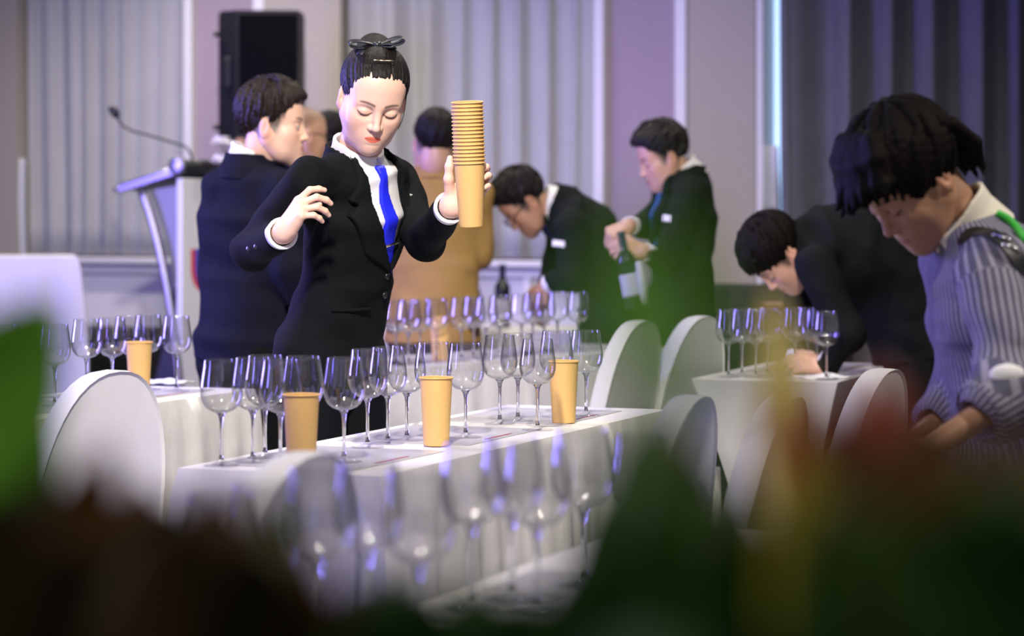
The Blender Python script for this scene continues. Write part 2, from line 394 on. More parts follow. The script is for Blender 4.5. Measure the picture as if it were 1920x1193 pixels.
# service tables at the back
table_geo('RB', np.array([.45, 11.75])-np.array([.9, -.36])*1.5, (.929, -.37), 1.5, .5, .72, 'back service table holding the wine bottles', 'white cloth on the back service table with wine bottles', seed=6)
table_geo('RS', np.array([-2.0, 11.75]), (-.2, .98), .6, .85, 1.065, 'tall table on the stage at the far edge', 'plain white cloth on the tall stage table beside the lectern', seed=7, z0=.305)
# ------------------------------------------------------------------ placemats
def on_table(tn, a, b):
    """a along the table from its near end (m), b from its far long edge towards the seats (m)"""
    c, u, v, L, W, z = TABLES[tn]; return c+u*(a-L/2)+v*(b-W/2)
PM = {'R1': (.30, .90, 1.50), 'R2': (.98, 1.52), 'R3': (.45, 1.02, 1.52), 'R4': (.28, .76), 'R0': (.35, 1.0)}
PL = {'R1': 'table before the person holding cups', 'R2': 'table below the lectern', 'R3': 'table in front of the tan coat', 'R4': 'table under the low bent person', 'R0': 'nearest table'}
for tn, aa in PM.items():
    ztop = TABLES[tn][5]; u = TABLES[tn][1]; v = TABLES[tn][2]
    for k, a in enumerate(aa):
        p = on_table(tn, a, .20); e = empty('placemat', (p[0], p[1], ztop+.0035), math.atan2(v[1], v[0])+.02*(k-1))
        MB().box((0, 0, .0008), (.33, .46, .0012)).build('sheet', M['paper'], e)
        MB().box((.145, .0, .0016), (.008, .16, .0006)).build('printed_line', M['paper_red'], e)
        tag(e, 'paper placemat, %s from the near end, %s' % (ORD[k], PL[tn]), 'placemat', 'paper placemats')
# ------------------------------------------------------------------ wine glasses
GH = .22
def make_glass():
    r = empty('wine_glass')
    foot = [(0.0, 0), (.037, 0), (.0385, .0012), (.037, .0024), (.020, .0042), (.010, .0075), (.0052, .013), (.0, .0131)]
    stem = [(.0, .012), (.0052, .0125), (.0040, .025), (.0035, .055), (.0040, .088), (.0058, .101), (.0090, .1075), (.011, .1095), (0, .1110)]
    bowl = [(.003, .1095), (.014, .1105), (.0255, .1150), (.0345, .1225), (.0405, .1330), (.0438, .1460), (.0443, .1570), (.0428, .1730), (.0402, .1910), (.0375, .2085), (.0362, .2195), (.0360, .2205), (.0353, .2195)]
    inner = [(.0358, .2085), (.0386, .1910), (.0413, .1730), (.0428, .1570), (.0422, .1460), (.0390, .1340), (.0332, .1242), (.0245, .1172), (.013, .1130), (.0, .1125)]
    for nm, pr, m, n in (('foot', foot, M['glass_foot'], 36), ('stem', stem, M['glass_solid'], 20), ('bowl', bowl+inner, M['glass_bowl'], 40)):
        b = MB().lathe(pr, n); o = b.build(nm, m, r, smooth=True)
    return r
GL = {
 'R1': [(415, 683), (474, 678), (497, 671), (526, 673), (568, 668), (645, 672), (689, 656), (727, 652), (763, 651), (812, 643), (873, 645), (937, 630), (971, 628), (1008, 637), (1043, 622), (1099, 622)],
 'R2': [(8, 612), (50, 608), (102, 610), (162, 600), (210, 599), (241, 594), (278, 592), (331, 594)],
 'R3': [(742, 563), (766, 563), (787, 564), (818, 562), (865, 560), (888, 557), (911, 557), (937, 555), (978, 553), (999, 551), (1021, 550), (1046, 548), (1085, 549)],
 'R4': [(1365, 582), (1391, 582), (1418, 581), (1441, 582), (1489, 579), (1514, 577), (1531, 578), (1549, 592)],
 'R0': [(412, 925), (500, 908), (600, 880), (690, 878), (785, 885), (885, 832), (960, 822), (1006, 832), (1090, 808), (1200, 816)]}
GLAB = {'R1': 'empty wine glass on the table before the person holding cups, %s from the left', 'R2': 'empty wine glass on the table below the lectern, %s from the left',
 'R3': 'empty wine glass on the table before the tan coat, %s from the left', 'R4': 'empty wine glass on the table under the low bent person, %s from the left',
 'R0': 'blurred empty wine glass on the nearest table, %s from the left'}
proto = None; GPOS = []
for tn, L in GL.items():
    c, u, v, Ln, W, zt = TABLES[tn]
    placed = []
    for k, (px, ry) in enumerate(L):
        d = F*(CAMZ-(zt+.004+GH))/(ry-HOR); p = np.array([(px-960)/F*d, d])
        # keep the foot on the table top and clear of its neighbours, sliding along the line of sight
        best = None
        for dd in np.linspace(-.9, .9, 361):
            q = p*(1+dd/d); rel = q-c; a = abs(rel @ u); b = abs(rel @ v)
            pen = max(0, a-(Ln/2-.045))+max(0, b-(W/2-.042))
            for o2 in placed: pen += max(0, .090-np.linalg.norm(o2-q))
            sc_ = abs(dd)+pen*50
            if best is None or sc_ < best[0]: best = (sc_, q, pen)
        if best[2] > .002: print('GLASS OFF', tn, k, px, best[2])
        q = best[1]; placed.append(q); GPOS.append((tn, q))
        if proto is None: proto = make_glass(); g = proto
        else: g = copy_tree(proto)
        g.location = (q[0], q[1], zt+.0055); g.rotation_euler = (0, 0, rng.uniform(0, 6))
        tag(g, GLAB[tn] % ORD[k], 'wine glass', 'wine glasses set out for tasting')
# ------------------------------------------------------------------ paper cups
CH = .155
def make_cup(name='paper_cup'):
    r = empty(name)
    body = [(0, .004), (.0265, .004), (.0272, .0), (.0283, .0), (.0290, .004), (.0365, .151), (.0352, .151), (.0278, .006), (0, .0062)]
    o = link('cup_body', autosmooth(MB().lathe(body, 40).me('cup_body'), 50), r, M['kraft'])
    rim = [(.0375+.0021*math.cos(a), .1525+.0021*math.sin(a)) for a in np.linspace(0, 2*math.pi, 9)]
    link('rolled_rim', MB().lathe(rim, 40).me('rolled_rim', True), r, M['kraft'])
    return r
cup0 = make_cup(); cups = []
def place_cup(tn, px, top, label, dz=0):
    c, u, v, Ln, W, zt = TABLES[tn]; d = F*(CAMZ-(zt+CH))/(top-HOR); p = np.array([(px-960)/F*d, d])
    best = None
    for dd in np.linspace(-.7, .7, 281):
        q = p*(1+dd/d); rel = q-c; pen = max(0, abs(rel @ u)-(Ln/2-.04))+max(0, abs(rel @ v)-(W/2-.04))
        for t2, o2 in GPOS:
            if t2 == tn: pen += max(0, .075-np.linalg.norm(o2-q))
        sc_ = abs(dd)+pen*50
        if best is None or sc_ < best[0]: best = (sc_, q)
    g = cup0 if not cups else copy_tree(cup0); cups.append(g)
    g.location = (*best[1], zt+.0055); tag(g, label, 'paper cup', 'kraft paper cups')
place_cup('R1', 565, 745, 'kraft paper cup at the near end of the table before the cup stack')
place_cup('R1', 818, 711, 'kraft paper cup standing midway on the table before the cup stack')
place_cup('R1', 1057, 680, 'kraft paper cup at the far end of the table before the cup stack')
place_cup('R2', 261, 644, 'kraft paper cup behind the big white chair back')
place_cup('R3', 826, 600, 'kraft paper cup on the table before the tan coat')
# the stack of cups in the woman's hand
STK = P(884, 424, 6.14); STKT = P(876, 190, 6.11)
ax = STKT-STK; ax /= np.linalg.norm(ax); NST = 17
zq = Vector((0, 0, 1)).rotation_difference(Vector(ax))
span = np.linalg.norm(STKT-STK)-CH; 
for k in range(NST):
    g = copy_tree(cup0); g.location = STK+ax*(span*k/(NST-1)); g.rotation_mode = 'QUATERNION'; g.rotation_quaternion = zq
    lab = 'lowest kraft paper cup of the stack held up in a hand' if k == 0 else ('topmost kraft paper cup of the stack held up in a hand' if k == NST-1 else 'kraft paper cup in the held stack, %s from the top' % ORD[NST-1-k])
    tag(g, lab, 'paper cup', 'stacked kraft paper cups')
# ------------------------------------------------------------------ chairs in stretch covers
def make_chair():
    r = empty('banquet_chair')      # local: faces -x (towards the table), width along y
    hw, zt = .205, .93
    # backrest slab: outline arch, thickness, leaning
    n = 34; out = []
    for k in range(n+1):            # from lower left up over the dome
        t = k/n
        if t < .15: q = t/.15; out.append((-hw*(1.04-.04*q), .44+(.56-.44)*q))
        elif t > .85: q = (1-t)/.15; out.append((hw*(1.04-.04*q), .44+(.56-.44)*q))
        else:
            a = math.pi*(1-(t-.15)/.70); out.append((hw*np.sign(math.cos(a))*abs(math.cos(a))**.86, .56+(zt-.56)*abs(math.sin(a))**.92))
    def lean(x, z): return x+.16*(z-.44)
    prof = [(-.022, .965), (-.028, .99), (-.012, 1.0), (.012, 1.0), (.028, .99), (.022, .965)]
    V = []; Fc = []; m = len(out); cy, cz = 0, .66
    for xo, sc in prof:
        for (y, z) in out: V.append((lean(xo, z)+.012*math.cos(y/hw*1.3), cy+(y-cy)*sc, cz+(z-cz)*sc))
    for j in range(len(prof)-1):
        for k in range(m-1): Fc.append((j*m+k, j*m+k+1, (j+1)*m+k+1, (j+1)*m+k))
    # front and back faces as strips between mirrored outline points (slightly domed)
    for j, sgn in ((0, -1), (len(prof)-1, 1)):
        for k in range(m//2):
            a, b, c_, d_ = j*m+k, j*m+k+1, j*m+m-2-k, j*m+m-1-k
            if b == c_: f = (a, b, d_)
            elif b > c_: continue
            else: f = (a, b, c_, d_)
            Fc.append(f if sgn < 0 else tuple(reversed(f)))
    me = mesh_py('backrest', V, Fc); autosmooth(me, 50); link('backrest', me, r, M['spandex'])
    # seat
    link('seat', autosmooth(MB().box((-.20, 0, .425), (.43, .41, .085), bev=.025).me('seat'), 50), r, M['spandex'])
    # stretch skirt between the feet: each side panel arched up
    sk = MB(); cor = [(-.405, -.2), (.03, -.2), (.03, .2), (-.405, .2)]
    for k in range(4):
        p, q = np.array(cor[k]), np.array(cor[(k+1) % 4]); nor = np.array([(q-p)[1], -(q-p)[0]]); nor = nor/np.linalg.norm(nor); nn = 12; V = []
        for i in range(nn+1):
            w = 2*i/nn-1; b = p+(q-p)*i/nn
            for j in range(6):
                t = j/5; zb = .05+.22*(1-abs(w)**2.0); z = .44-(.44-zb)*t; o = b-nor*(.05*(1-w*w)*t)
                o = o+(b-np.array([-.19, 0]))*.06*t*(abs(w)**3); V.append((*o, z))
        sk.add(V, [(i*6+j, i*6+j+1, (i+1)*6+j+1, (i+1)*6+j) for i in range(nn) for j in range(5)])
    link('skirt', sk.me('skirt', True), r, M['spandex'])
    for x, y in cor:
        cxy = np.array([x, y])+(np.array([x, y])-np.array([-.19, 0]))*.055
        link('leg', MB().tube([(x, y, .40), (cxy[0], cxy[1], .06), (cxy[0], cxy[1], 0)], [.02, .018, .02], 10).me('leg', True), r, M['spandex'])
    return r
ch0 = make_chair()
def place_chair(px, top, z_t, yaw_v, label, first=False, d=None):
    d = d or F*(CAMZ-z_t)/(top-HOR); x = (px-960)/F*d
    o = ch0 if first else copy_tree(ch0)
    o.location = (x-.07*yaw_v[0], d-.07*yaw_v[1], 0); o.rotation_euler = (0, 0, math.atan2(yaw_v[1], yaw_v[0]))
    tag(o, label, 'chair', 'banquet chairs in white stretch covers')
def rotv(v, deg):
    a = math.radians(deg); return np.array([v[0]*math.cos(a)-v[1]*math.sin(a), v[0]*math.sin(a)+v[1]*math.cos(a)])
place_chair(196, 693, .93, rotv(VV, -14), 'large white covered chair in front of the table below the lectern', True)
place_chair(548, 846, .93, rotv(VV, -5), 'blurred white covered chair behind the nearest wine glasses')
place_chair(1278, 740, .93, VV, 'white covered chair beside the far end of the table with three paper cups')
place_chair(1188, 600, .93, rotv(V3, 10), 'white covered chair in front of the person bent over the back table')
place_chair(1302, 592, .93, rotv(V3, 4), 'white covered chair between the person opening a bottle and the small glass group')
place_chair(1640, 690, .93, rotv(VV, -6), 'white covered chair beside the striped shirt sleeve')
place_chair(1452, 790, .93, VV, 'white covered chair mostly hidden by the yellow leaf', d=4.95)
# ------------------------------------------------------------------ lectern on the stage
def make_lectern():
    p = P(338, 330, 11.9); r = empty('lectern', (p[0], p[1], .30), WANG)    # local x = towards the audience, y = width (away)
    tag(r, 'white fronted lectern with curved metal arms and blue lit underside', 'lectern')
    fp = link('front_panel', autosmooth(MB().box((.0, .30, .58), (.03, .62, 1.10), bev=.004).me('front_panel')), r, M['white_plastic'])
    # the logo lettering on the front panel: a large U in blue shadowed with red
    def letterU(x, y0, y1, z0, z1, w):
        mb = MB(); n = 14; cy = (y0+y1)/2; ro = (y1-y0)/2; outer = [(y0, z1)]; inner = [(y0+w, z1)]
        for k in range(n+1):
            a = math.pi+math.pi*k/n; outer.append((cy+ro*math.cos(a), z0+ro+ro*math.sin(a))); inner.append((cy+(ro-w)*math.cos(a), z0+ro+(ro-w)*math.sin(a)))
        outer.append((y1, z1)); inner.append((y1-w, z1)); V = []; Fc = []
        for q, xx in ((0, x), (1, x+.002)):
            V += [(xx, *o) for o in outer]+[(xx, *i) for i in inner]
        m = len(outer); T = 2*m
        for k in range(m-1):
            Fc += [(T+k, T+k+1, T+m+k+1, T+m+k), (k, m+k, m+k+1, k+1), (k, k+1, T+k+1, T+k), (m+k, T+m+k, T+m+k+1, m+k+1)]
        return mb.add(V, Fc)
    M['logo_red'] = mat('logo_red', (.75, .03, .05), .5); M['logo_blue'] = mat('logo_blue', (.03, .06, .55), .5)
    for (dy, m, nm) in ((0, 'logo_red', 'red_letter'), (.035, 'logo_blue', 'blue_letter')):
        letterU(.0155+.0005*(dy > 0), .075+dy, .30+dy, .60, .80, .045).build(nm, M[m], fp)
    # dark side body and flared foot
    def prof(poly, y0, y1, nm, m):
        b = MB().prism(poly, y0, y1); b.V = [(x, z, y) for x, y, z in b.V]; b.F = [tuple(reversed(f)) for f in b.F]; return b.build(nm, m, r)
    M['lectern_dark'] = mat('dark_lectern_laminate', (.02, .02, .03), .35); M['lectern_metal'] = mat('satin_lectern_metal', (.36, .35, .40), .35, metal=1); M['lectern_grey'] = mat('grey_lectern_laminate', (.30, .30, .36), .4)
    prof([(-.015, .62), (-.015, 1.10), (-.19, 1.075), (-.10, .86), (-.045, .62)], .04, .56, 'upper_body', M['lectern_grey'])
    prof([(-.015, .02), (-.015, .62), (-.045, .62), (-.09, .40), (-.20, .02)], .03, .57, 'lower_body', M['lectern_dark'])
    prof([(.02, 0), (-.30, 0), (-.30, .03), (-.16, .05), (.02, .05)], .0, .60, 'base', M['lectern_dark'])
    # slanted reading tray with metal side rails
    ang = math.atan2(.09, .33); R = np.array([[math.cos(ang), 0, -math.sin(ang)], [0, 1, 0], [math.sin(ang), 0, math.cos(ang)]])
    link('reading_tray', autosmooth(MB().box((-.155, .30, 1.125), (.33, .60, .02), R, .004).me('reading_tray')), r, M['lectern_dark'])
    for y in (-.012, .612):
        link('tray_rail', autosmooth(MB().box((-.155, y, 1.125), (.345, .024, .045), R, .008).me('tray_rail')), r, M['lectern_metal'])
        pts = []
        for k in range(13):
            t = k/12; pts.append((-.205+.215*math.sin(t*1.35)/math.sin(1.35), y, 1.085-1.04*(t**1.25)))
        link('curved_arm', MB().tube(pts, .022, 12).me('curved_arm', True), r, M['lectern_metal'])
    link('top_roll', MB().tube([(.0, -.03, 1.185), (.0, .63, 1.185)], .035, 20).me('top_roll', True), r, M['black_plastic'])
    for y in (-.034, .634):
        e = link('roll_end_cap', MB().lathe([(0, -.006), (.042, -.006), (.042, .006), (.034, .010), (0, .010)], 24).me('roll_end_cap', True), r, M['lectern_metal'])
        e.location = (0, y, 1.185); e.rotation_euler = (math.pi/2*(1 if y < 0 else -1), 0, 0)
    link('foot_knob', MB().tube([(-.345, -.01, 1.075), (-.315, -.01, 1.083)], [.012, .016], 12).me('foot_knob', True), r, M['lectern_metal'])
make_lectern()
# gooseneck microphone
def px_path(pts, d): return [P(x, y, d) for x, y in pts]
mic = empty('gooseneck_microphone', P(361, 300, 11.95)); tag(mic, 'black gooseneck microphone rising from the lectern', 'microphone')
o0 = P(361, 300, 11.95)
def smooth_path(pts, n=8):
    pts = [np.array(p) for p in pts]; out = []
    ext = [2*pts[0]-pts[1]]+pts+[2*pts[-1]-pts[-2]]
    for i in range(1, len(ext)-2):
        for k in range(n):
            t = k/n; p0, p1, p2, p3 = ext[i-1:i+3]
            out.append(.5*((2*p1)+(-p0+p2)*t+(2*p0-5*p1+4*p2-p3)*t*t+(-p0+3*p1-3*p2+p3)*t**3))
    return out+[pts[-1]]
link('gooseneck', MB().tube([q-o0 for q in smooth_path(px_path([(362, 306), (357, 288), (347, 275), (320, 266), (280, 254), (245, 244), (228, 233), (219, 218)], 11.95))], .0055, 8).me('gooseneck', True), mic, M['black_plastic'])
hd = [q-o0 for q in px_path([(220, 221), (217, 214), (211, 205), (207, 199)], 11.95)]
link('foam_windscreen', MB().tube(hd, [.010, .020, .021, .012], 14).me('foam_windscreen', True), mic, M['black_plastic'])
# flowers on the lectern
def flower(px, py, d, rad, m, label):
    c = P(px, py, d); r = empty('flower', c); tag(r, label, 'flower', 'flowers beside the lectern')
    V0 = []
    pm = MB()
    n = 5
    for ring, (cnt, tilt, ln) in enumerate(((9, .25, 1.0), (8, .7, .9), (6, 1.1, .7), (4, 1.4, .5))):
        for k in range(cnt):
            a = 2*math.pi*(k+.5*ring)/cnt; ca, sa = math.cos(a), math.sin(a); V = []
            for i in range(5):
                t = i/4; rr_ = rad*ln*t*math.cos(tilt*(.6+.4*t)); zz = rad*ln*t*math.sin(tilt)+.15*rad*math.sin(t*9+k); w = rad*.42*ln*math.sin(min(1, t*1.1+.08)*math.pi*.8)
                for sgn in (-1, 1): V.append((rr_*ca-sgn*w*sa, rr_*sa+sgn*w*ca, zz))
            pet = MB().add(V, [(2*i, 2*i+1, 2*i+3, 2*i+2) for i in range(4)])
            o = pet.build('petal', m, r, smooth=True)
    q_ = VZ-c; link('stem', MB().tube([(0, 0, 0), q_*.5+np.array([0, 0, .01]), q_], .004, 6).me('stem', True), r, M['stem_green'])
M['stem_green'] = mat('green_stem', (.05, .12, .03), .6)
M['petal_white'] = mat('white_petal', (.90, .87, .88), .7); M['petal_peach'] = mat('peach_petal', (.75, .50, .35), .7)
vp_ = P(432, 318, 12.12); vz = empty('flower_vase', (vp_[0], vp_[1], 1.45)); tag(vz, 'small dark vase on the lectern behind the navy suit collar', 'vase')
link('vase_body', MB().lathe([(0, 0), (.028, 0), (.032, .01), (.022, .05), (.020, .075), (.026, .085), (.023, .084), (.017, .07), (0, .03)], 20).me('vase_body', True), vz, M['black_plastic'])
link('vase_foot', MB().lathe([(0, -.012), (.034, -.012), (.034, 0), (0, .001)], 20).me('vase_foot', True), vz, M['black_plastic'])
VZ = np.array([vp_[0], vp_[1], 1.50])
flower(415, 271, 12.08, .055, M['petal_white'], 'white flower standing on the lectern below the loudspeaker')
flower(452, 268, 12.14, .03, M['petal_peach'], 'small peach flower by the collar of the navy suit')
flower(414, 306, 12.02, .055, M['petal_white'], 'lower white flower at the lectern top corner')
flower(441, 290, 12.10, .035, M['petal_white'], 'white bloom half hidden behind the navy suit collar')
# ------------------------------------------------------------------ loudspeaker on a stand
sp_c = P(490, 262, 12.75)
spk = empty('loudspeaker', (sp_c[0], sp_c[1], sp_c[2])); spk.rotation_euler = (0, 0, math.radians(-2)); tag(spk, 'tall black loudspeaker mounted high on a pole stand', 'loudspeaker')
M['spk'] = mat('black_speaker_shell', (.007, .007, .009), .55, spec=.4)
def spoly():    # plan view: flat grille front (toward camera-right), angled sides
    return [(-.10, -.16), (.205, -.13), (.205, .10), (.08, .20), (-.10, .20), (-.205, .10), (-.205, -.06)]
b = MB().prism(spoly(), .0, .62); b2 = MB().prism([(x*.97, y*.97) for x, y in spoly()], .62, .635); b.add(b2.V, b2.F)
link('cabinet', autosmooth(b.me('cabinet'), 25), spk, M['spk'])
M['grille'] = mat('black_steel_grille', (.002, .002, .003), .8, spec=.1, bump=[((900, 900, 900), .6, .002)])
g = MB().box((.055, -.162, .32), (.29, .012, .59), np.array([[.9952, -.098, 0], [.098, .9952, 0], [0, 0, 1]]), .004).build('grille', M['grille'], spk)
hb = MB().box((-.157, -.112, .33), (.05, .02, .15), np.array([[.72, .69, 0], [-.69, .72, 0], [0, 0, 1]]), .006).build('handle_recess', M['black_plastic'], spk)
for z in (.52, .06): MB().tube([(-.20, -.085, z), (-.225, -.085, z)], .014, 10).build('bolt', M['black_plastic'], spk)
MB().tube([(-.02, 0, -.9), (-.02, 0, .02)], .0175, 12).build('pole', M['black_plastic'], spk)
zs = sp_c[2]-.30
MB().tube([(-.02, 0, -zs), (-.02, 0, -.85)], .021, 12).build('stand_tube', M['black_plastic'], spk)
for k in range(3):
    a = 2*math.pi*k/3+.3
    MB().tube([(-.02, 0, -zs+.55), (-.02+.42*math.cos(a), .42*math.sin(a), -zs+.012)], .011, 8).build('tripod_leg', M['black_plastic'], spk)
# black monitor wedge on the stage below the rail
mw = P(225, 655, 12.9); m0 = empty('stage_monitor', (mw[0], mw[1], .30), WANG); tag(m0, 'low black stage monitor wedge against the white wainscot', 'loudspeaker')
b = MB().prism([(-.25, 0), (.25, 0), (.25, .18), (-.02, .40), (-.25, .40)], -.32, .32); b.V = [(z, x, y) for x, y, z in b.V]
link('cabinet', autosmooth(b.me('cabinet'), 25), m0, M['spk'])
MB().box((0, -.255, .09), (.58, .012, .16)).build('grille', M['grille'], m0)
# ------------------------------------------------------------------ wine bottles
def make_bottle(name, kind):
    r = empty(name)
    if kind == 'bordeaux': pr = [(0, 0), (.034, 0), (.0375, .004), (.0378, .18), (.036, .198), (.026, .215), (.0165, .228), (.0145, .24), (.0138, .29), (.0155, .291), (.0155, .300), (.0, .300)]
    else: pr = [(0, 0), (.037, 0), (.041, .004), (.041, .125), (.037, .155), (.026, .19), (.0175, .225), (.0148, .245), (.0140, .288), (.0158, .289), (.0158, .298), (0, .298)]
    link('glass_body', MB().lathe(pr, 28).me('glass_body', True), r, M['bottle'])
    link('foil_capsule', MB().lathe([(.0152, .240), (.0150, .289), (.0166, .290), (.0166, .301), (0, .3015)], 24).me('foil_capsule', True), r, M['foil'])
    rr_ = .0382 if kind == 'bordeaux' else .0414
    n = 20; V = []; 
    for k in range(n+1):
        a = -math.pi*.55+math.pi*1.1*k/n-math.pi/2
        for z in (.05, .135 if kind == 'bordeaux' else .115): V.append((rr_*math.cos(a), rr_*math.sin(a), z))
    MB().add(V, [(2*k, 2*k+2, 2*k+3, 2*k+1) for k in range(n)]).build('paper_label', M['label'], r, smooth=True)
    return r
zb = .7245
for (px, d, kind, lab) in ((888, 12.2, 'burgundy', 'sloping shouldered dark wine bottle by the tan coat'), (942, 12.15, 'bordeaux', 'straight shouldered dark wine bottle on the back table')):
    bt = make_bottle('wine_bottle', kind); bt.location = ((px-960)/F*d, d, zb); tag(bt, lab, 'wine bottle', 'wine bottles at the back')
# dark draped sideboard behind the person opening a bottle and a wooden box on it
sb = empty('sideboard', (*P(1415, 560, 11.3)[:2], 0), WANG); tag(sb, 'dark draped sideboard behind the person opening a bottle', 'sideboard')
M['dark_drape'] = mat('dark_green_drape', (.016, .020, .014), .9, bump=[((20, 20, 4), .5, .02)])
V = []; n = 60; per = []
for k in range(n):
    a = 2*math.pi*k/n; ca, sa = math.cos(a), math.sin(a); q = (abs(ca)**6+abs(sa)**6)**(-1/6); per.append((.40*q*ca, .22*q*sa))
for j, (z, sc) in enumerate(((.95, .90), (.94, 1.0), (.6, 1.03), (.3, 1.05), (.02, 1.07))):
    for k, (x, y) in enumerate(per):
        w = 1+(.03*math.sin(k*1.3)+.02*math.sin(k*2.9))*(j/4); V.append((x*sc*w, y*sc*w, z-.10*(max(0, x/.4)**2)*(j < 2)))
Fc = [tuple(range(n))]+[(j*n+k, (j+1)*n+k, (j+1)*n+(k+1) % n, j*n+(k+1) % n) for j in range(4) for k in range(n)]
link('drape', mesh_py('drape', V, Fc, True), sb, M['dark_drape'])
M['wood'] = mat('dark_red_wood', (.09, .03, .012), .35, noise=(12, (.18, .06, .02), .2))
bx = empty('wooden_box', P(1468, 590, 10.9)); bx.location.z = .0; tag(bx, 'dark reddish wooden pedestal box beside the low bent person', 'box')
MB().box((0, 0, .43), (.16, .16, .86), bev=.01).build('box_body', M['wood'], bx)
MB().box((0, 0, .875), (.18, .18, .03), bev=.008).build('box_lid', M['wood'], bx)
pl = empty('plate', (P(1436, 575, 10.9)[0], 10.95, .0)); 
bpy.data.objects.remove(pl)
# folded napkins on the tables
def napkin(tn, px, py, label, rz):
    zt = TABLES[tn][5]; d = F*(CAMZ-zt)/(py-HOR); x = (px-960)/F*d; n = 12; V = []
    for j in range(n):
        for i in range(n):
            u_, v_ = i/(n-1)-.5, j/(n-1)-.5
            V.append((.16*u_, .12*v_, .004+.012*math.exp(-((u_-.1)**2+(v_+.05)**2)*14)+.004*math.sin(9*u_+5*v_)**2))
    o = link('napkin', mesh_py('napkin', V, [(j*n+i, j*n+i+1, (j+1)*n+i+1, (j+1)*n+i) for j in range(n-1) for i in range(n-1)], True), None, M['napkin'], (x, d, zt+.004))
    md = o.modifiers.new('thickness', 'SOLIDIFY'); md.thickness = .004; o.rotation_euler = (0, 0, rz); tag(o, label, 'napkin')
napkin('R4', 1540, 712, 'folded white napkin by the low bent person\'s hand', .4)
napkin('R2', 306, 722, 'white napkin at the far corner of the table below the lectern', -.3)
# ------------------------------------------------------------------ organic surfaces: distance fields + surface nets
f32 = np.float32
class SDF:
    minpad = 0.0
    def __init__(s, lo, hi, h):
        s.h = f32(h); s.lo = np.array(lo, f32); n = np.ceil((np.array(hi)-s.lo)/h).astype(int)+1
        s.ax = [(s.lo[i]+s.h*np.arange(n[i], dtype=f32)).astype(f32) for i in range(3)]; s.F = np.full(n, .25, f32)
    def sl(s, bmin, bmax):
        out = []
        for i in range(3):
            a = int(np.clip(np.floor((bmin[i]-s.lo[i])/s.h), 0, len(s.ax[i]))); b = int(np.clip(np.ceil((bmax[i]-s.lo[i])/s.h)+1, 0, len(s.ax[i])))
            out.append(slice(a, max(a, b)))
        return tuple(out)
    def grid(s, sl=None):
        sl = sl or (slice(None),)*3
        return s.ax[0][sl[0]][:, None, None], s.ax[1][sl[1]][None, :, None], s.ax[2][sl[2]][None, None, :]
    def op(s, bmin, bmax, fn, k=0.0, mode='u', pad=None):
        pad = max((k+4*s.h) if pad is None else pad, s.minpad); sl = s.sl(np.array(bmin)-pad, np.array(bmax)+pad); sub = s.F[sl]
        if sub.size == 0: return s
        d = fn(*s.grid(sl)).astype(f32)
        if mode == 'u': r = smin(sub, d, k)
        elif mode == 's': r = -smin(-sub, d, k)
        else: r = -smin(-sub, -d, k)
        s.F[sl] = r; return s
    def cone(s, a, b, ra, rb, k=.02, mode='u'):
        a = np.array(a, f32); b = np.array(b, f32); m = max(ra, rb)
        return s.op(np.minimum(a, b)-m, np.maximum(a, b)+m, f_cone(a, b, ra, rb), k, mode)
    def chain(s, pts, rs, k=.015, mode='u'):
        for i in range(len(pts)-1): s.cone(pts[i], pts[i+1], rs[i], rs[i+1], k, mode)
        return s
    def ell(s, c, r, k=.02, mode='u', R=None):
        c = np.array(c, f32); m = max(r) if R is not None else np.array(r)
        return s.op(c-m, c+m, f_ell(c, r, R), k, mode, pad=2.2*k+4*s.h)
    def mesh(s): return surface_nets(s.F, s.lo, s.h)
def smin(a, b, k):
    if k <= 1e-6: return np.minimum(a, b)
    h = np.maximum(k-np.abs(a-b), 0)/k; return np.minimum(a, b)-h*h*(k*.25)
def f_cone(a, b, ra, rb):
    ba = b-a; L2 = float(ba @ ba)+1e-12
    def fn(X, Y, Z):
        px, py, pz = X-a[0], Y-a[1], Z-a[2]; t = np.clip((px*ba[0]+py*ba[1]+pz*ba[2])/L2, 0, 1)
        return np.sqrt((px-t*ba[0])**2+(py-t*ba[1])**2+(pz-t*ba[2])**2)-(ra+t*(rb-ra))
    return fn
def f_ell(c, r, R=None):
    def fn(X, Y, Z):
        x, y, z = X-c[0], Y-c[1], Z-c[2]
        if R is not None: x, y, z = (R[0, 0]*x+R[1, 0]*y+R[2, 0]*z, R[0, 1]*x+R[1, 1]*y+R[2, 1]*z, R[0, 2]*x+R[1, 2]*y+R[2, 2]*z)
        k0 = np.sqrt((x/r[0])**2+(y/r[1])**2+(z/r[2])**2); k1 = np.sqrt((x/r[0]**2)**2+(y/r[1]**2)**2+(z/r[2]**2)**2)
        return k0*(k0-1)/np.maximum(k1, 1e-6)
    return fn
def poly2d(u, v, poly):
    """signed distance to a polygon (negative inside); u, v arrays"""
    poly = np.array(poly, f32); n = len(poly); d = None; sgn = None
    for i in range(n):
        a = poly[i]; b = poly[i-1]; e = b-a; wx = u-a[0]; wy = v-a[1]
        t = np.clip((wx*e[0]+wy*e[1])/(e @ e+1e-12), 0, 1); q = (wx-e[0]*t)**2+(wy-e[1]*t)**2
        c1 = v >= a[1]; c2 = v < b[1]; c3 = e[0]*wy > e[1]*wx
        flip = (c1 & c2 & c3) | (~c1 & ~c2 & ~c3)
        d = q if d is None else np.minimum(d, q); sgn = flip if sgn is None else (sgn ^ flip)
    return np.where(sgn, -1, 1)*np.sqrt(d)
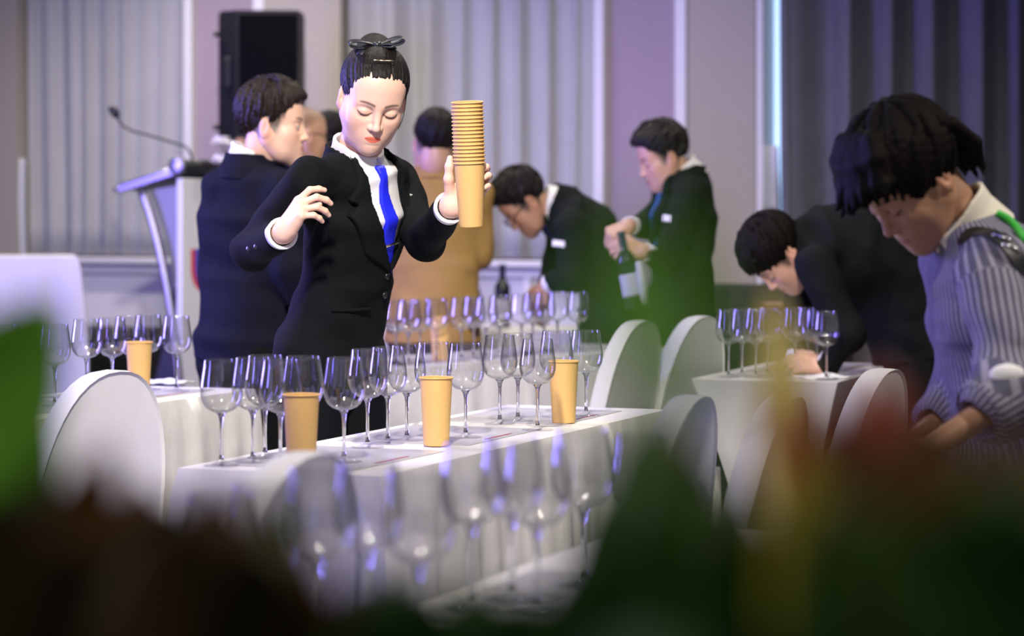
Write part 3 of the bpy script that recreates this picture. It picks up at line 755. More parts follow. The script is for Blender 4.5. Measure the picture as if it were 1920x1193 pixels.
def surface_nets(Fv, lo, h):
    S = Fv < 0
    cnt = None
    for a in (0, 1):
        for b in (0, 1):
            for c in (0, 1):
                q = S[a:S.shape[0]-1+a, b:S.shape[1]-1+b, c:S.shape[2]-1+c].view(np.int8); cnt = q.copy() if cnt is None else cnt+q
    act = (cnt > 0) & (cnt < 8); I, J, K = np.nonzero(act); n = len(I)
    idx = np.full(act.shape, -1, np.int32); idx[I, J, K] = np.arange(n, dtype=np.int32)
    acc = np.zeros((n, 3), f32); num = np.zeros(n, f32)
    cor = [(a, b, c) for a in (0, 1) for b in (0, 1) for c in (0, 1)]; val = [Fv[I+a, J+b, K+c] for a, b, c in cor]
    for p in range(8):
        for q in range(p+1, 8):
            df = [abs(cor[p][i]-cor[q][i]) for i in range(3)]
            if sum(df) != 1: continue
            fa, fb = val[p], val[q]; m = (fa < 0) != (fb < 0); t = np.where(m, fa/np.where(m, fa-fb, 1), 0)
            for i in range(3): acc[:, i] += np.where(m, cor[p][i]+t*(cor[q][i]-cor[p][i]), 0)
            num += m
    V = lo+h*(np.stack([I, J, K], 1)+acc/np.maximum(num, 1)[:, None])
    Qs = []
    for axis in range(3):
        sl0 = [slice(1, -1)]*3; sl1 = [slice(1, -1)]*3; sl0[axis] = slice(0, -1); sl1[axis] = slice(1, None)
        a = S[tuple(sl0)]; b = S[tuple(sl1)]; ch = a != b; i, j, k = np.nonzero(ch); pos = [i, j, k]
        for q in range(3):
            if q != axis: pos[q] = pos[q]+1
        o1, o2 = (axis+1) % 3, (axis+2) % 3
        def cell(d1, d2):
            p = [x.copy() for x in pos]; p[o1] -= d1; p[o2] -= d2; return idx[p[0], p[1], p[2]]
        Q = np.stack([cell(1, 1), cell(0, 1), cell(0, 0), cell(1, 0)], 1); fl = ~a[i, j, k]; Q[fl] = Q[fl][:, ::-1]; Qs.append(Q)
    Q = np.concatenate(Qs); Q = Q[(Q >= 0).all(1)]; return V.astype(f32), Q
def relax_mesh(V, Q, it=2, lam=.5, mu=1.04):
    e = np.concatenate([Q[:, [0, 1]], Q[:, [1, 2]], Q[:, [2, 3]], Q[:, [3, 0]]]); n = len(V); i = np.concatenate([e[:, 0], e[:, 1]]); j = np.concatenate([e[:, 1], e[:, 0]]); cnt = np.maximum(np.bincount(i, minlength=n), 1)
    for k in range(2*it):
        m = np.stack([np.bincount(i, V[j, q], n) for q in range(3)], 1)/cnt[:, None]; V = V+(lam if k % 2 == 0 else -lam*mu)*(m-V)
    return V.astype(f32)
def nrm(v): v = np.array(v, float); return v/np.linalg.norm(v)
def set_col(me, col, name='Col'):
    a = me.attributes.new(name, 'FLOAT_COLOR', 'POINT'); c = np.ones((len(col), 4), f32); c[:, :3] = col; a.data.foreach_set('color', c.ravel())
def set_float(me, val, name):
    a = me.attributes.new(name, 'FLOAT', 'POINT'); a.data.foreach_set('value', np.ascontiguousarray(val, f32))
def sstep(x, a, b): t = np.clip((x-a)/(b-a), 0, 1); return t*t*(3-2*t)

# ------------------------------------------------------------------ head
def head_R(yaw, pitch, roll):
    y, p, r = map(math.radians, (yaw, pitch, roll))
    fw = np.array([math.sin(y)*math.cos(p), -math.cos(y)*math.cos(p), -math.sin(p)])
    up = np.array([math.sin(y)*math.sin(p), -math.cos(y)*math.sin(p), math.cos(p)]); la = np.cross(up, fw)     # towards the person's left
    la2 = la*math.cos(r)-up*math.sin(r); up2 = up*math.cos(r)+la*math.sin(r)
    return np.stack([la2, fw, up2], 1)
def build_head(h, fem=False, eyes='down', jaw=1.0, nose=1.0):
    s = SDF((-.10, -.125, -.145), (.10, .135, .125), h); s.minpad = .045
    s.ell((0, -.012, .030), (.074, .096, .082), 0)
    s.ell((0, .018, -.024), (.0655, .068, .078), .035)
    jw = (.043 if fem else .050)*jaw
    for sx in (-1, 1):
        s.chain([(sx*jw, .004, -.052), (sx*jw*(.68 if fem else .74), .040, -.085), (sx*.008, .067, -.102)], [.024, .0165, .013] if fem else [.024, .020, .016], .04)
        s.ell((sx*.036, .057, -.034), (.027, .024, .030), .03)
        s.cone((sx*.012, .078, .016), (sx*.042, .066, .014), .009, .009, .02)
    s.ell((0, .046, -.068), (.033 if fem else .038, .038, .034), .035)
    s.ell((0, .076, -.1035), (.013 if fem else .016, .012, .013), .022)
    s.ell((0, .046, .045), (.058, .034, .045), .03)
    s.ell((0, .069, -.070), (.028, .022, .024), .022)                    # mouth mound
    for sx in (-1, 1):                                                    # sockets, eyeballs, lids
        s.ell((sx*.032, .094, -.006), (.019, .013, .010), .018, 's')
        s.ell((sx*.0315, .0750, -.006), (.0165, .0135, .0125), .006)
    nb = .0080*nose
    s.cone((0, .083, .008), (0, .1045, -.036), .0068, nb, .014); s.ell((0, .1035, -.0385), (.0095*nose, .0088, .0080), .007)
    for sx in (-1, 1):
        s.ell((sx*.0115*nose, .0935, -.042), (.0068*nose, .0090, .0064), .006)
        s.ell((sx*.0062*nose, .0968, -.0485), (.0030, .0042, .0026), .002, 's')
    for sx in (-1, 1): s.cone((sx*.0035, .0905, -.052), (sx*.003, .0905, -.060), .0035, .003, .006)
    lw = .0205 if fem else .0225
    for sx in (-1, 1):                                                    # lips
        s.chain([(sx*.004, .0905, -.0655), (sx*.011, .0880, -.0666), (sx*lw, .0795, -.0690)], [.0050, .0045, .0022], .004)
        s.chain([(0, .0900, -.0752), (sx*.009, .0875, -.0746), (sx*lw, .0795, -.0700)], [.0054, .0046, .0022], .004)
    s.cone((-lw, .0890, -.0702), (lw, .0890, -.0702), .0010, .0010, .003, 's')
    s.ell((0, .088, -.0865), (.013, .005, .004), .008, 's')
    for sx in (-1, 1):                                                    # ears
        a = sx*.30
        Re = np.array([[math.cos(a), math.sin(a), 0], [-math.sin(a), math.cos(a), 0], [0, 0, 1]])
        s.ell((sx*.0775, -.010, -.016), (.0070, .0175, .030), .008, R=Re)
        s.ell((sx*.0745, .004, -.030), (.006, .008, .012), .008)
        s.ell((sx*.0850, -.010, -.012), (.0058, .0100, .0190), .005, 's', R=Re)
        s.cone((sx*.080, -.012, .000), (sx*.079, -.013, -.022), .0028, .0028, .004)
    V, Q = s.mesh(); return V, Q
def paint_head(V, skin, fem=False, lips=None, eyes='down', brow=.85, stubble=0.0, buzz=None, style=None):
    x, y, z = np.abs(V[:, 0]), V[:, 1], V[:, 2]; col = np.tile(np.array(skin, f32), (len(V), 1)); fr = y > .045
    def blend(w, c):
        nonlocal col
        w = np.clip(w, 0, 1)[:, None]; col = col*(1-w)+np.array(c, f32)*w
    sk = np.array(skin)
    # blush, ears, nose a little redder
    blend(.25*np.exp(-(((x-.045)/.022)**2+((z+.035)/.020)**2))*fr, sk*np.array([1.02, .80, .76]))
    blend(.35*(x > .076)*(z < .02)*(z > -.055), sk*np.array([1.0, .72, .66]))
    lc = lips if lips is not None else sk*np.array([.80, .52, .50])
    up = (z+.0635-.0018*np.cos(np.clip(x/.006, 0, 3.14))-.0)*1000; 
    # lip outline: half-width .0225, upper edge and lower edge curves
    LW = .0208 if fem else .0228; xx = np.clip(x/LW, 0, 1); top = -.0622-.0062*xx**1.7-.0012*np.exp(-(x/.003)**2); bot = -.0798+.0092*xx**2.0
    blend(sstep(top-z, -.0006, .0010)*sstep(z-bot, -.0006, .0010)*(x < LW)*(y > .07), lc)
    blend(.75*np.exp(-((z+.0702)/.0011)**2)*(x < LW*.95)*(y > .07), np.array(lc)*.35)
    # eyebrows
    bz = .0185+.0042*np.sin(np.clip((x-.012)/.036, 0, 1)*2.5)-.0015; th = .0035*(1-.5*np.clip((x-.03)/.02, 0, 1))
    blend(brow*np.exp(-((z-bz)/th)**2)*sstep(x, .009, .014)*(1-sstep(x, .045, .052))*fr, (.03, .02, .017))
    # eyes
    ex = x-.0315; ez = z+.006
    if eyes == 'down':
        lash = -.0062+.30*ex**2/.014-.0; w = np.exp(-((ez-lash)/.0022)**2)*(np.abs(ex) < .0182)*fr
        blend(.93*w, (.016, .010, .009))
        blend(.85*np.exp(-((ez-lash+.0028)/.0018)**2)*(np.abs(ex) < .0110)*fr, (.02, .014, .012))
        crease = .0040-.25*ex**2/.014; blend(.35*np.exp(-((ez-crease)/.0012)**2)*(np.abs(ex) < .0165)*fr, sk*np.array([.55, .40, .36]))
    else:
        inside = (ex/.0145)**2+(ez/.0052)**2
        blend(sstep(-inside, -1.1, -.9)*fr, (.62, .58, .56)); blend((ex**2+ez**2 < .0056**2)*(inside < 1)*fr, (.02, .012, .01))
        blend(.9*np.exp(-((inside-1.05)/.22)**2)*(ez > -.001)*fr, (.016, .010, .009))
    # nostrils
    blend(.8*np.exp(-(((x-.0062)/.003)**2+((z+.0475)/.0022)**2))*(y > .085), sk*.12)
    if stubble: blend(stubble*sstep(-z, .045, .075)*sstep(y, .0, .05), sk*np.array([.5, .5, .55]))
    if style in ('short', 'crop', 'mop'):
        d = poly2d(y, z, hairline(style)); blend(.85*np.exp(-(np.clip(d, 0, 1)/(.034 if style == 'crop' else .013))**2)*(y < .05)*((x < .076) | (z > .02)), (.025, .018, .015))
    if buzz is not None:      # shaved hair shadow over the scalp
        w = sstep(z-(.055-.55*np.clip(-y+.03, 0, .2)), -.02, .02)*sstep(.075-y, 0, .02); blend(buzz*w, (.03, .022, .018))
    return col
# ------------------------------------------------------------------ hair
HLINE = {'pulled': [(.112, .103), (.080, .098), (.070, .080), (.056, .050), (.042, .020), (.030, -.016), (.014, -.018), (.000, .018), (-.022, .014), (-.030, -.045), (-.050, -.080), (-.085, -.085)],
    'short': [(.100, .086), (.074, .068), (.058, .040), (.030, .022), (.022, -.020), (.010, -.022), (-.002, .020), (-.024, .016), (-.032, -.040), (-.050, -.080), (-.085, -.085)],
    'crop': [(.090, .066), (.068, .052), (.054, .034), (.028, .026), (.018, .008), (.008, .006), (-.002, .024), (-.024, .024), (-.034, -.010), (-.052, -.042), (-.085, -.056)],
    'mop': [(.10, .046), (.078, .026), (.056, .018), (.030, .010), (.022, -.022), (.010, -.024), (-.002, .016), (-.024, .012), (-.032, -.050), (-.050, -.088), (-.085, -.092)],
    'bob': [(.135, .052), (.090, .058), (.066, .044), (.040, .016), (.026, -.036), (.012, -.034), (-.002, .004), (-.020, .002), (-.030, -.050), (-.045, -.082), (-.085, -.092)]}
def hairline(style):
    line = HLINE[style]; return [(.16, .20), (.16, line[0][1]+.02)]+line+[(-.2, -.095), (-.2, .20)]
# cap centre, radii, pole the locks grow from, lock count, lock radius, relief, overshoot past the hairline
HSTY = {'pulled': ((0, -.014, .036), (.0825, .1020, .0880), (0, -.75, .80), 300, .0030, .0005, .0012), 'short': ((0, -.010, .040), (.0840, .1100, .0960), (0, -.45, 1), 190, .0058, .006, .004),
    'crop': ((0, -.014, .036), (.0795, .1040, .0900), (0, -.45, 1), 200, .0042, .004, .002), 'mop': ((0, -.008, .040), (.0890, .1120, .0960), (0, -.35, 1), 190, .0065, .004, .010),
    'bob': ((0, -.006, .038), (.0885, .1110, .0910), (0, -.35, 1), 260, .0085, .009, .024)}
def build_hair(h, style, seed=0):
    r = np.random.default_rng(seed); c, rad, pole, nl, lr, relief, over = HSTY[style]; c = np.array(c); rad = np.array(rad)
    s = SDF((-.130, -.170, -.14), (.130, .190, .195), h); X, Y, Z = s.grid()
    s.ell(c, tuple(rad-.002), 0)
    if style == 'pulled': s.ell((0, -.085, .090), (.042, .040, .036), .03)
    if style == 'short': s.ell((0, .030, .088), (.066, .070, .040), .03)
    poly = hairline(style)
    pd = poly2d(np.broadcast_to(Y, (1,)+s.F.shape[1:]).astype(f32)+0*Z, np.broadcast_to(Z, (1,)+s.F.shape[1:]).astype(f32)+0*Y, poly)
    s.F = -smin(-s.F, -np.broadcast_to(pd, s.F.shape), .008 if style != 'pulled' else .003)
    a = nrm(pole); e1 = nrm(np.cross(a, (1, 0, 0))); e2 = np.cross(a, e1); th = np.arange(.10, 2.75, .16)
    for i in range(nl):
        ph = 2*math.pi*(i+r.uniform(-.4, .4))/nl; sw = {'pulled': .05, 'short': .55, 'crop': .3, 'mop': .35, 'bob': .30}[style]*r.uniform(.4, 1.3); t0 = r.uniform(-.08, 1.4 if style != 'pulled' else .3)
        if style == 'pulled': sw = r.normal(0, .04)
        tt = th+t0; tt = tt[tt < 2.7]; lift = relief*r.uniform(-.5, 1.2)
        d = np.cos(tt)[:, None]*a+np.sin(tt)[:, None]*(np.cos(ph+sw*tt)[:, None]*e1+np.sin(ph+sw*tt)[:, None]*e2); up = .5+.5*np.clip(d[:, 2], 0, 1)
        p = c+d*rad*(1+0*tt)[:, None]+d*(lift*up)[:, None]
        if style == 'short': p[:, 2] += .010*np.clip(d[:, 1]+.1, 0, 1)*np.clip(d[:, 2]*1.5, 0, 1); p = p+d*(.006*np.sin(tt*6+i))[:, None]*up[:, None]
        q = poly2d(p[:, 1], p[:, 2], poly); lim = over*r.uniform(-.5, 1.3); n = len(q)
        for k in range(n):
            if q[k] > lim and k > 0:
                f_ = np.clip((lim-q[k-1])/(q[k]-q[k-1]+1e-9), 0, 1); p[k] = p[k-1]+f_*(p[k]-p[k-1]); n = k+1; break
            if q[k] > lim or (style != 'pulled' and k >= r.integers(5, 9)+ (6 if style == 'bob' else 0)): n = k; break
        if n < 2: continue
        w = np.linspace(1, .18, n)**.8*lr*r.uniform(.7, 1.15)
        s.chain(list(p[:n]), list(w), .0025 if style != 'bob' else .004)
    if style == 'bob':       # long fringe swept forward, tufts at the nape
        for j in range(34):
            x0 = r.uniform(-.075, .075); e = r.uniform(-.012, .012, 3)
            k_ = 1-.9*(abs(x0)/.075)**2*.35; s.chain([(x0*.7, .030, .122), (x0*.9, .078*k_, .100), (x0*1.05+e[0], (.108+e[1])*k_, .062+e[2]), (x0*1.1+1.6*e[0], (.130+1.2*e[1])*k_, .050+1.3*e[2])], [.012, .012, .009, .0015], .008)
        for j in range(22):
            x0 = r.uniform(-.075, .075); e = r.uniform(-.012, .012, 3); s.chain([(x0, -.095, .03), (x0*.95, -.100+e[0], -.03), (x0*.9+e[1], -.088+e[0], -.080+2*e[2])], [.014, .012, .002], .006)
    V, Q = s.mesh(); V = relax_mesh(V, Q, 1); d = (V-c)/rad; d /= np.linalg.norm(d, axis=1)[:, None]+1e-9
    tt = np.arccos(np.clip(d @ a, -1, 1)); sw = {'pulled': 0, 'short': .47, 'crop': .25, 'mop': .3, 'bob': .25}[style]; ph = np.arctan2(d @ e2, d @ e1)-sw*tt
    return V, Q, np.stack([np.cos(ph)*np.sin(tt)**.3, np.sin(ph)*np.sin(tt)**.3, tt], 1)
# ------------------------------------------------------------------ hand
FING = {'index': (.028, .086, (.040, .024, .021), .0088), 'middle': (.0095, .089, (.044, .028, .022), .0090), 'ring': (-.0095, .084, (.041, .026, .022), .0085), 'pinky': (-.027, .076, (.032, .019, .019), .0076)}
def hand_field(s, wrist, dirv, dorsal, side, curl, thumb, size=1.0, spread=None, fore=None):
    """curl: per finger (a1,a2,a3) degrees towards the palm; thumb: (dir local xyz, bend local xyz)"""
    dy = nrm(dirv); dz = np.array(dorsal, float); dz = nrm(dz-dy*(dz @ dy)); dx = np.cross(dz, dy)*(1 if side == 'R' else -1)
    W = lambda p: np.array(wrist)+size*(dx*p[0]+dy*p[1]+dz*p[2])
    spread = spread or {}
    for nm, (fx, fy, ln, rad) in FING.items():
        s.cone(W((fx*.62, .012, 0)), W((fx, fy, 0)), .0150*size, .0122*size, .010)
    s.cone(W((.020, .030, -.004)), W((.018, .062, -.004)), .017*size, .013*size, .012)
    s.cone(W((-.020, .025, -.004)), W((-.022, .055, -.004)), .015*size, .012*size, .012)
    for nm, (fx, fy, ln, rad) in FING.items():
        p = np.array([fx, fy, 0.0]); a = 0; sp = math.radians(spread.get(nm, 0)); c3 = curl[nm]
        rr_ = [rad*1.12, rad, rad*.90, rad*.74]
        for k in range(3):
            a += math.radians(c3[k]); d_ = np.array([math.sin(sp)*math.cos(a), math.cos(sp)*math.cos(a), -math.sin(a)]); q = p+d_*ln[k]
            if k == 2: q = q-d_*rad*.5
            s.cone(W(p), W(q), rr_[k]*size, rr_[k+1]*size, .004 if k else .005); p = q
    b = np.array([.020, .020, -.008]); t1, t2 = np.array(thumb[0], float), np.array(thumb[1], float); t1 /= np.linalg.norm(t1); t2 /= np.linalg.norm(t2)
    m = b+t1*.046; i_ = m+t2*.032; e = i_+nrm(t2+(t2-t1)*.4)*.021
    s.chain([W(b), W(m), W(i_), W(e)], [.0165*size, .0115*size, .0098*size, .0075*size], .008)
    if fore is not None: s.chain([W((0, .015, 0)), wrist, fore], [.021*size, .0235*size, .029*size], .02)
def hand_box(wrist): return np.array(wrist)-.20, np.array(wrist)+.20
# ------------------------------------------------------------------ torso
def torso_fn(secs, up_hint=None):
    """secs: list of (centre, half width, half depth, lat vector)"""
    def fn(X, Y, Z):
        out = None
        for (c0, a0, b0, l0), (c1, a1, b1, l1) in zip(secs, secs[1:]):
            ax_ = c1-c0; L = np.linalg.norm(ax_); ax_ = ax_/L; la = nrm(l0+l1); la = nrm(la-ax_*(la @ ax_)); fw = np.cross(la, ax_)
            px, py, pz = X-f32(c0[0]), Y-f32(c0[1]), Z-f32(c0[2])
            al = px*f32(ax_[0])+py*f32(ax_[1])+pz*f32(ax_[2]); t = np.clip(al/f32(L), 0, 1)
            x = px*f32(la[0])+py*f32(la[1])+pz*f32(la[2]); y = px*f32(fw[0])+py*f32(fw[1])+pz*f32(fw[2])
            rz = al-t*f32(L); a = a0+t*(a1-a0); b = b0+t*(b1-b0); x = x/a; y = y/b; z = rz/(.35*b)
            k0 = np.sqrt(x*x+y*y+z*z); k1 = np.sqrt((x/a)**2+(y/b)**2+(z/(.35*b))**2); d = (k0*(k0-1)/np.maximum(k1, 1e-4)).astype(f32)
            out = d if out is None else smin(out, d, .03)
        return out
    return fn
def bez(p, t): p = [np.array(q, float) for q in p]; return (1-t)**2*p[0]+2*t*(1-t)*p[1]+t*t*p[2]
SKIN_F, SKIN_M, SKIN_T = (.78, .50, .39), (.62, .36, .245), (.50, .275, .17)
def curl4(i, m, r, p): return {'index': i, 'middle': m, 'ring': r, 'pinky': p}

def person(sp):
    """builds one clothed figure from its joints (world coordinates)"""
    hip, neck = np.array(sp['hip'], float), np.array(sp['neck'], float); mid = np.array(sp.get('mid', (hip+neck)/2), float); w = sp.get('w', 1.0)
    yaw = math.radians(sp['yaw']); f = np.array([math.sin(yaw), -math.cos(yaw), 0]); axis = nrm(neck-hip); lat = nrm(np.cross((0, 0, 1), f)); lat2 = nrm(np.array(sp.get('lat_top', lat), float))
    root = empty('person', (hip[0], hip[1], 0)); tag(root, sp['label'], 'person'); org = np.array([hip[0], hip[1], 0.0])
    h = sp.get('h', .006); L = np.linalg.norm(neck-hip)
    ctrl = [hip, 2*mid-(hip+neck)/2, neck]; fem = sp.get('fem', False)
    prof = [(-.20, .178, .125), (-.02, .172, .122), (.33, .140 if fem else .158, .105), (.68, .160 if fem else .172, .120), (.90, .150, .092), (1.0, .075, .066)]
    secs = []
    for t, a, b in prof:
        if t < 0: c = hip+(hip-bez(ctrl, .12))*(abs(t)/.12)*.75 if sp.get('hemdir') is None else hip+np.array(sp['hemdir'])*abs(t)*L
        else: c = bez(ctrl, t)
        lt = nrm(lat*(1-max(t, 0))+lat2*max(t, 0)); secs.append((c, a*w, b*w*sp.get('deep', 1), lt))
    axt = nrm(bez(ctrl, 1.0)-bez(ctrl, .8))
    latt = nrm(lat2-axt*(lat2 @ axt)); fwt = np.cross(latt, axt)
    sh = {}; sw = sp.get('shw', .172)*w
    for sd, sg in (('R', -1), ('L', 1)): sh[sd] = np.array(sp.get('sh'+sd, neck+latt*sg*sw-axt*.075), float)
    el = {sd: np.array(sp['el'+sd], float) for sd in 'RL'}; wr = {sd: np.array(sp['wr'+sd], float) for sd in 'RL'}
    pts = np.array([c for c, *_ in secs]+list(sh.values())+list(el.values())+list(wr.values())); lo = pts.min(0)-.20; hi = pts.max(0)+.17
    T = SDF(lo, hi, h); T.F = torso_fn(secs)(*T.grid())
    for sd in 'RL': T.F = smin(T.F, f_cone(neck-axt*.035, sh[sd].astype(float), .052*w, .046*w)(*T.grid()).astype(f32), .05)
    X, Y, Z = T.grid()
    cs = sp.get('chest_axis', nrm(neck-bez(ctrl, .45))); ca, cb = neck+cs*.09, neck-cs*.42; csl = T.sl(np.minimum(ca, cb)-.20, np.maximum(ca, cb)+.20); CF = T.F[csl]; clo = np.array([T.ax[i][csl[i].start] for i in range(3)], f32)
    X, Y, Z = T.grid(csl)
    # chest coordinates for lapels, tie, collar
    hx, hy, hz = X-f32(neck[0]), Y-f32(neck[1]), Z-f32(neck[2])
    cl = nrm(lat2-cs*(lat2 @ cs)); cf = np.cross(cl, cs)
    cu = hx*f32(cl[0])+hy*f32(cl[1])+hz*f32(cl[2]); cv = hx*f32(cs[0])+hy*f32(cs[1])+hz*f32(cs[2]); cw = hx*f32(cf[0])+hy*f32(cf[1])+hz*f32(cf[2])
    J = SDF(lo, hi, h); J.F = T.F.copy()
    ar = sp.get('arm_r', (.062, .052, .046, .037)); ends = {}
    for sd in 'RL':
        a0, e0, w0 = sh[sd], el[sd], wr[sd]; cu_end = w0+(e0-w0)*sp.get('cuffgap', .14)
        J.chain([a0, e0, cu_end], [ar[0]*w, ar[1]*w, ar[3]*w], .03); ends[sd] = cu_end
        fd = nrm(w0-e0); J.op(cu_end-.07, cu_end+.09, lambda X_, Y_, Z_, c=cu_end, d=fd: -((X_-f32(c[0]))*f32(d[0])+(Y_-f32(c[1]))*f32(d[1])+(Z_-f32(c[2]))*f32(d[2])), .0, 'i' if False else 'none') if False else None
        # open the sleeve end
        J.cone(cu_end+fd*.005, cu_end+fd*.06, .031*w, .034*w, .004, 's')
    # cloth folds
    X_c, Y_c, Z_c = X, Y, Z; X, Y, Z = T.grid()
    wob = (np.sin(X*23+Z*37+Y*11)+np.sin(Y*29-Z*31+X*17)+.7*np.sin(Z*61+X*41+Y*23)).astype(f32)
    J.F = J.F+.0022*sp.get('folds', 1)*wob
    if 'hemcut' in sp: hc = sp['hemcut']; J.F = np.maximum(J.F, (f32(hc)-Z)+0*J.F)
    else:
        hd = nrm(secs[0][0]-secs[1][0]); hp = secs[0][0]; J.F = np.maximum(J.F, (X-f32(hp[0]))*f32(hd[0])+(Y-f32(hp[1]))*f32(hd[1])+(Z-f32(hp[2]))*f32(hd[2]))
    X, Y, Z = X_c, Y_c, Z_c
    jm = sp['jacket']; jname = sp.get('jname', 'jacket')
    def out(name, S, m, parent=root, lo_=None):
        V, Q = S.mesh() if isinstance(S, SDF) else surface_nets(S, clo, T.h)
        if len(V) == 0: return None
        V = relax_mesh(V, Q, 7, .55, .75 if name != jname else 1.0); return link(name, mesh_np(name, V-org.astype(f32), Q), parent, m)
    vd = sp.get('vdepth', .30)     # length of the jacket opening below the neck
    front = np.maximum(-cw-.0, 0)
    if sp.get('open', True):
        vx = sp.get('vshift', 0)
        vr = sp.get('vr', 0); vpoly = [(-.070, .06), (.070, .06), (.066+vr*.4, -.03), (.050+vr, -.14), (.050+vr*.9, -vd*.8), (.012+vx, -vd), (-.004+vx, -vd), (-.050, -.14), (-.066, -.03)]
        vp = poly2d(cu, cv, vpoly); opening = np.maximum(np.maximum(np.maximum(vp, -(CF+.020)), CF-.005), -cw)
        J.F[csl] = np.maximum(J.F[csl], -opening)
        lap = None
        for sg in (-1, 1):
            g = vr if sg > 0 else 0; lp = [(sg*.066, .02), (sg*.098+g, -.055), (sg*.112+g, -.085), (sg*.088+g, -.098), (sg*.118+g, -.120), (sg*.070+g*1.2, -vd*.78), (vx+sg*.010, -vd), (vx, -vd+.004), (sg*.050+g, -.14), (sg*.064+g*.4, -.03)]
            d = np.maximum(np.maximum(np.abs(CF-.005)-.0075, poly2d(cu, cv, lp)), -cw-.02); lap = d if lap is None else np.minimum(lap, d)
    jo = out(jname, J, jm)
    if sp.get('stripe'):
        me = jo.data; V = np.empty(len(me.vertices)*3, f32); me.vertices.foreach_get('co', V); V = V.reshape(-1, 3)+org
        u = ((V-neck) @ cl); u = np.arctan2(u, (V-neck) @ cf+.0)*.11
        for sd in 'RL':
            for a0, b0, rr0 in ((sh[sd], el[sd], .062), (el[sd], wr[sd], .05)):
                ab = b0-a0; t = np.clip(((V-a0) @ ab)/(ab @ ab), 0, 1); rel = V-a0-t[:, None]*ab; d = np.linalg.norm(rel, axis=1); d1 = nrm(ab); e1 = nrm(np.cross(d1, (.3, .9, .1))); e2 = np.cross(d1, e1)
                onarm = (d < rr0*w*1.18) & (t > .12); u = np.where(onarm, np.arctan2(rel @ e2, rel @ e1)*rr0, u)
        set_float(me, u, 'stripe')
    if sp.get('open', True):
        out('lapel', lap, jm, jo)
        S = np.maximum(np.maximum(np.maximum(CF+.008, poly2d(cu, cv, [(-.11, .07), (.11, .07), (.10+vr, -.10), (.08+vr, -vd*.85), (.03, -vd-.04), (-.03, -vd-.04), (-.10, -.10)])), -cw-.01), -(CF+.035))
        so_ = out('shirt', S, M['shirt'])
        tm = sp.get('tie')
        if tm:
            tp = [(-.016, -.012), (.016, -.012), (.011, -.046), (.019, -.10), (.030+vx*.5, -.24), (.030+vx, -vd-.02), (-.026+vx, -vd-.02), (-.030+vx*.5, -.24), (-.019, -.10), (-.011, -.046)]
            tf = np.maximum(np.maximum(np.abs(CF+.004)-.006, poly2d(cu, cv, tp)), -cw)
            kn = f_ell(neck+cf*(.066*w)+cs*(-.030), (.019, .013, .021), np.stack([cl, cf, cs], 1))(X, Y, Z); tf = smin(tf, kn.astype(f32), .004)
            to = out('tie', tf, tm)
    # shirt collar: a tilted band round the neck
    if sp.get('collar', True):
        Rc = sp.get('collar_h', .045); hd0 = np.array(sp['head'][0], float); nd = nrm(nrm(hd0-neck)*.65+axt*.35)
        Sx = SDF(neck-.13, neck+.13, min(h*.65, .004)); Xc, Yc, Zc = Sx.grid(); qx, qy, qz = Xc-f32(neck[0]), Yc-f32(neck[1]), Zc-f32(neck[2])
        fa = np.cross(latt, nd); lx = qx*f32(latt[0])+qy*f32(latt[1])+qz*f32(latt[2]); lz = qx*f32(nd[0])+qy*f32(nd[1])+qz*f32(nd[2]); ly = qx*f32(fa[0])+qy*f32(fa[1])+qz*f32(fa[2])
        rad = np.sqrt((lx/1.0)**2+((ly-.002)/1.04)**2); r0 = (.064+.22*np.clip(.02-lz, 0, .06))*w; shell = np.abs(rad-r0)-.0042
        hb = (Rc-.30*np.clip(ly, 0, .1)-0.004); S = np.maximum(shell, np.maximum(lz-hb, -lz-.045-.25*np.clip(ly, -.02, .1)))
        gap = np.abs(lx)-.35*np.clip(hb-lz, 0, .1)*(ly > .03)-.0015; S = np.where(ly > .03, np.maximum(S, -gap), S)
        Sx.F = S.astype(f32); V, Q = Sx.mesh(); V = relax_mesh(V, Q, 6, .55, .7); link('collar', mesh_np('collar', V-org.astype(f32), Q), root, sp.get('collar_m', M['shirt']))
    if sp.get('jcollar', True) and sp.get('open', True) or sp.get('jcollar') == 'force':     # jacket collar behind the neck
        hd0 = np.array(sp['head'][0], float); nd = axt
        Sx = SDF(neck-.14, neck+.14, h*.7); Xc, Yc, Zc = Sx.grid(); qx, qy, qz = Xc-f32(neck[0]), Yc-f32(neck[1]), Zc-f32(neck[2]); fa = np.cross(latt, nd)
        lx = qx*f32(latt[0])+qy*f32(latt[1])+qz*f32(latt[2]); lz = qx*f32(nd[0])+qy*f32(nd[1])+qz*f32(nd[2]); ly = qx*f32(fa[0])+qy*f32(fa[1])+qz*f32(fa[2])
        rad = np.sqrt(lx**2+((ly)/1.04)**2); r0 = (.075+.35*np.clip(.02-lz, 0, .08))*w
        S = np.maximum(np.abs(rad-r0)-.0055, np.maximum(lz-.031+.45*np.clip(ly+.02, 0, .1), np.maximum(-lz-.05, ly-.055))); Sx.F = S.astype(f32)
        V, Q = Sx.mesh(); V = relax_mesh(V, Q, 6, .55, .7); link('jacket_collar', mesh_np('jacket_collar', V-org.astype(f32), Q), jo, jm)
